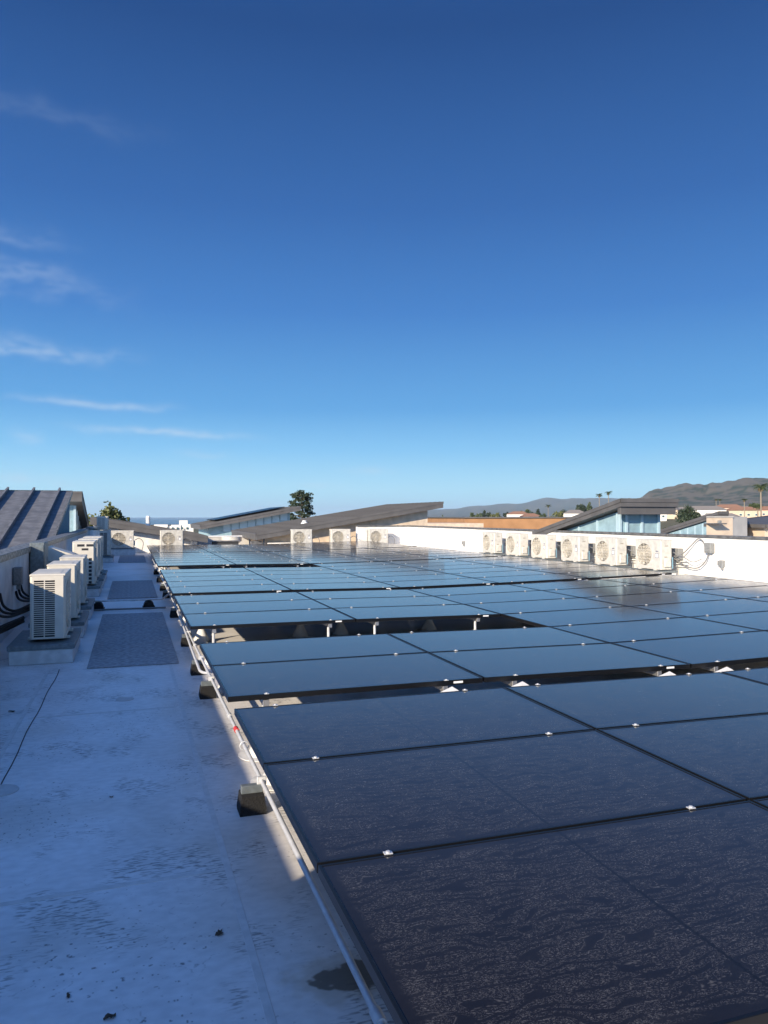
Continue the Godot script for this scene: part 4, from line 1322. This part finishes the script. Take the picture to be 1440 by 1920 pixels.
func town() -> void:
	# orange block beyond the right parapet
	var t := thing("building", "long flat orange building beyond the white parapet", "building", V(32, -9, 60))
	body("wall", t, [[25.2, 55.0, 1.40], [36.0, 52.0, 1.40], [39.0, 66.0, 1.40], [27.0, 69.0, 1.40]], -10.0, M.orange)
	body("parapet_cap", t, [[25.1, 54.9, 1.50], [36.1, 51.9, 1.50], [39.1, 66.1, 1.50], [26.9, 69.1, 1.50]], 1.402, M.roof_brown)
	box("vent_opening", t, V(34.0, 0.65, 52.45) - t.position, Vector3(0.7, 0.6, 0.2), M.dark)
	t = thing("building", "peach parapet block left of the orange building", "building", V(21, -9, 55))
	body("wall", t, [[19.0, 50.0, 1.05], [24.4, 50.0, 1.05], [24.4, 56.0, 1.05], [19.0, 56.0, 1.05]], -10.0, M.peach)
	# right: small beige roof blocks beyond the right parapet
	t = thing("roof_block", "beige flat roof block with a small canopy right of the teal clerestory", "building", V(14.6, 0, 16.5))
	body("wall", t, [[14.22, 16.0, 1.52], [15.08, 16.0, 1.52], [16.4, 17.6, 1.52], [15.8, 17.6, 1.52]], 0.004, M.peach)
	body("parapet_cap", t, [[14.20, 15.98, 1.55], [15.09, 15.98, 1.55], [16.4, 17.62, 1.55], [15.8, 17.62, 1.55]], 1.522, M.grey_wall)
	var cn := box("canopy", t, V(14.42, 1.36, 15.86) - t.position, Vector3(0.44, 0.03, 0.26), M.coping, 0.005)
	box("lamp", cn, Vector3(0.06, 0.05, 0.04), Vector3(0.10, 0.07, 0.06), M.grey_box, 0.01)
	t = thing("roof_block", "plain grey roof block beside the beige one", "building", V(15.5, 0, 16.6))
	body("wall", t, [[15.10, 16.02, 1.54], [15.80, 16.25, 1.54], [17.2, 17.7, 1.54], [16.6, 17.6, 1.54]], 0.004, M.grey_wall)
	t = thing("roof_block", "peach roof block under a dark sloping roof at the right edge", "building", V(18, 0, 18))
	body("wall", t, [[16.75, 16.6, 1.24], [20.0, 16.2, 1.24], [20.4, 18.6, 1.24], [17.0, 18.8, 1.24]], 0.004, M.peach)
	slab_roof(t, V(16.6, 1.32, 16.4), V(20.4, 1.72, 15.9), V(20.7, 1.72, 18.8), V(16.8, 1.32, 19.0), 0.06, M.roof_brown, M.roof_brown, 0.0, 0.0, 0.0)
	# white building towards the sea
	var wb := far_at(bearing_of(322.0), 420.0, -9.0)
	t = thing("building", "white stepped building far off towards the sea", "building", wb, deg_to_rad(-4.0))
	for q in [[-5.5, 6.2, 7.0], [-1.5, 5.4, 4.0], [2.2, 6.0, 5.0], [6.0, 8.4, 4.4], [9.2, 6.4, 4.0]]:
		box("wing", t, Vector3(q[0], q[1] / 2, rng.randf_range(-1, 1)), Vector3(q[2] * 0.99, q[1], 8.0), M.house_white)
	for k in 7:
		box("window", t, Vector3(-7.0 + k * 2.5, 4.2, 5.1), Vector3(1.0, 1.1, 0.2), M.window)
	# houses on the slope at the right: column, distance, width, height, depth
	var hs := [
		[1218, 380, 13, 5, 9, "house_white", "grey_roof", 20, "white house with low grey roof right behind the blue clerestory"],
		[1248, 430, 15, 5, 9, "house_tan", "grey_roof", -15, "tan house left of the big dark tree"],
		[1322, 400, 18, 5, 9, "house_white", "grey_roof", 10, "broad white house right of the big dark tree"],
		[1350, 330, 16, 4, 9, "house_tan", "grey_roof", -10, "tan house low in front of the broad white house"],
		[1352, 460, 14, 5, 9, "house_white", "tile_roof", 25, "white house with tiled roof behind the small palms"],
		[1366, 420, 14, 6, 8, "house_pink", "tile_roof", -5, "pink house with red tiled roof on the slope"],
		[1392, 400, 14, 5, 8, "house_tan", "tile_roof", 15, "tan house with tiled roof right of the pink house"],
		[1404, 470, 18, 5, 9, "house_white", "grey_roof", 0, "long white house high on the slope near the palms"],
		[1432, 430, 14, 5, 9, "house_pink", "tile_roof", -20, "pinkish house at the right edge behind the tall palm"],
		[1290, 470, 16, 5, 9, "house_white", "grey_roof", 5, "pale house behind the big dark tree"],
		[935, 470, 12, 6, 9, "house_white", "tile_roof", 10, "small white house left among the far trees"],
		[972, 520, 14, 12, 9, "house_white", "tile_roof", -10, "white house with tiled roof among the far trees"],
		[995, 500, 12, 11, 9, "house_pink", "tile_roof", 15, "pink house right of the white one among the far trees"],
		[1078, 430, 12, 12, 9, "house_white", "grey_roof", 0, "white house beside the blue clerestory roof slope"],
		[845, 700, 22, 7, 10, "house_white", "grey_roof", 0, "far pale house left of the orange building"]]
	for q in hs:
		house(q[0], q[1], q[2], q[3], q[4], q[5], q[6], q[7], q[8])
	# trees: broad bush tree on the left, conifer in the middle
	var b := bearing_of(203.0)
	tree(far_at(b, 70.0, -9.3), 11.4, 4.8, 110, "leaf2", "bushy olive green tree above the far left brown roof", "tree", "", "round", 0.17, 170)
	b = bearing_of(566.0)
	tree(far_at(b, 120.0, -9.3), 15.2, 5.8, 84, "leaf1", "dark layered conifer standing behind the far slab roofs", "tree", "", "conifer", 0.16, 110)
	b = bearing_of(823.0)
	tree(far_at(b, 90.0, -9.3), 10.8, 3.6, 26, "leaf1", "dark round tree peeping out right of the long brown roof", "tree", "", "round", 0.18, 90)
	b = bearing_of(1291.0)
	tree(far_at(b, 260.0, land(b, 260.0) - 0.3), 11.5, 7.0, 50, "leaf1", "big dark rounded tree right of the blue clerestory", "tree", "", "round", 0.30, 90)
	var tr := [[892, 480, 15.0, 9, 0, "far tree at the left end of the orange roofline"], [912, 520, 15.0, 9, 1, "second dark tree along the orange roofline"], [930, 500, 13.5, 8, 2, "pale green tree along the orange roofline"], [954, 540, 14.5, 10, 1, "dark spreading tree left of the white tiled house"], [986, 560, 17.0, 9, 0, "tall tree behind the white tiled house"], [1004, 540, 16.0, 9, 1, "dark tree right of the white tiled house"], [1020, 470, 13.5, 8, 0, "mid green tree right of the pink house"], [1046, 430, 15.0, 8, 2, "sunlit olive tree near the clerestory slope"], [1062, 520, 15.5, 8, 1, "small dark tree near the clerestory slope"], [1088, 560, 19.0, 9, 1, "dark tree where the blue clerestory roof begins"], [1100, 600, 20.0, 9, 0, "green tree rising above the blue clerestory roof slope"],
		[1268, 250, 6.0, 8, 1, "low dark bush left under the big dark tree"], [1300, 300, 5.5, 6, 0, "low green bush right under the big dark tree"], [1345, 250, 6.5, 9, 2, "olive hedge bush in front of the pink house"], [1362, 270, 5.0, 8, 0, "round green bush in front of the pink house"], [1384, 260, 5.5, 7, 2, "brownish bush right of the olive hedge"], [1405, 250, 8.0, 9, 1, "dark bush above the grey block"], [1428, 240, 8.5, 9, 1, "dark bush at the foot of the tall palm"], [1412, 430, 9.0, 8, 0, "green tree left of the tall palm among houses"], [1330, 520, 8.0, 7, 1, "dark tree beside the broad white house"]]
	for q in tr:
		var bb := bearing_of(q[0])
		tree(far_at(bb, q[1], land(bb, q[1]) - 0.3), q[2], q[3], 26, "leaf%d" % q[4], q[5], "tree", "trees of the town", "round", 0.45 * q[1] / 500.0 + 0.1, 60)
	for q in [[1124, 520, 21.5, "left one of two slim palms over the blue clerestory roof"], [1141, 520, 21.8, "right one of two slim palms over the blue clerestory roof"], [1427, 230, 17.6, "tall palm against the hill at the right edge"], [1421, 235, 12.2, "shorter yellowish palm beside the tall palm"], [1396, 330, 11.2, "dark palm left of the tall palm"], [1343, 440, 10.5, "small palm left of the pink house"], [1350, 445, 10.5, "small palm close left of the pink house"], [1028, 560, 18.5, "small palm above the orange building"]]:
		var bb := bearing_of(q[0])
		palm(far_at(bb, q[1], land(bb, q[1]) - 0.3), q[2], q[3], "palms of the town")
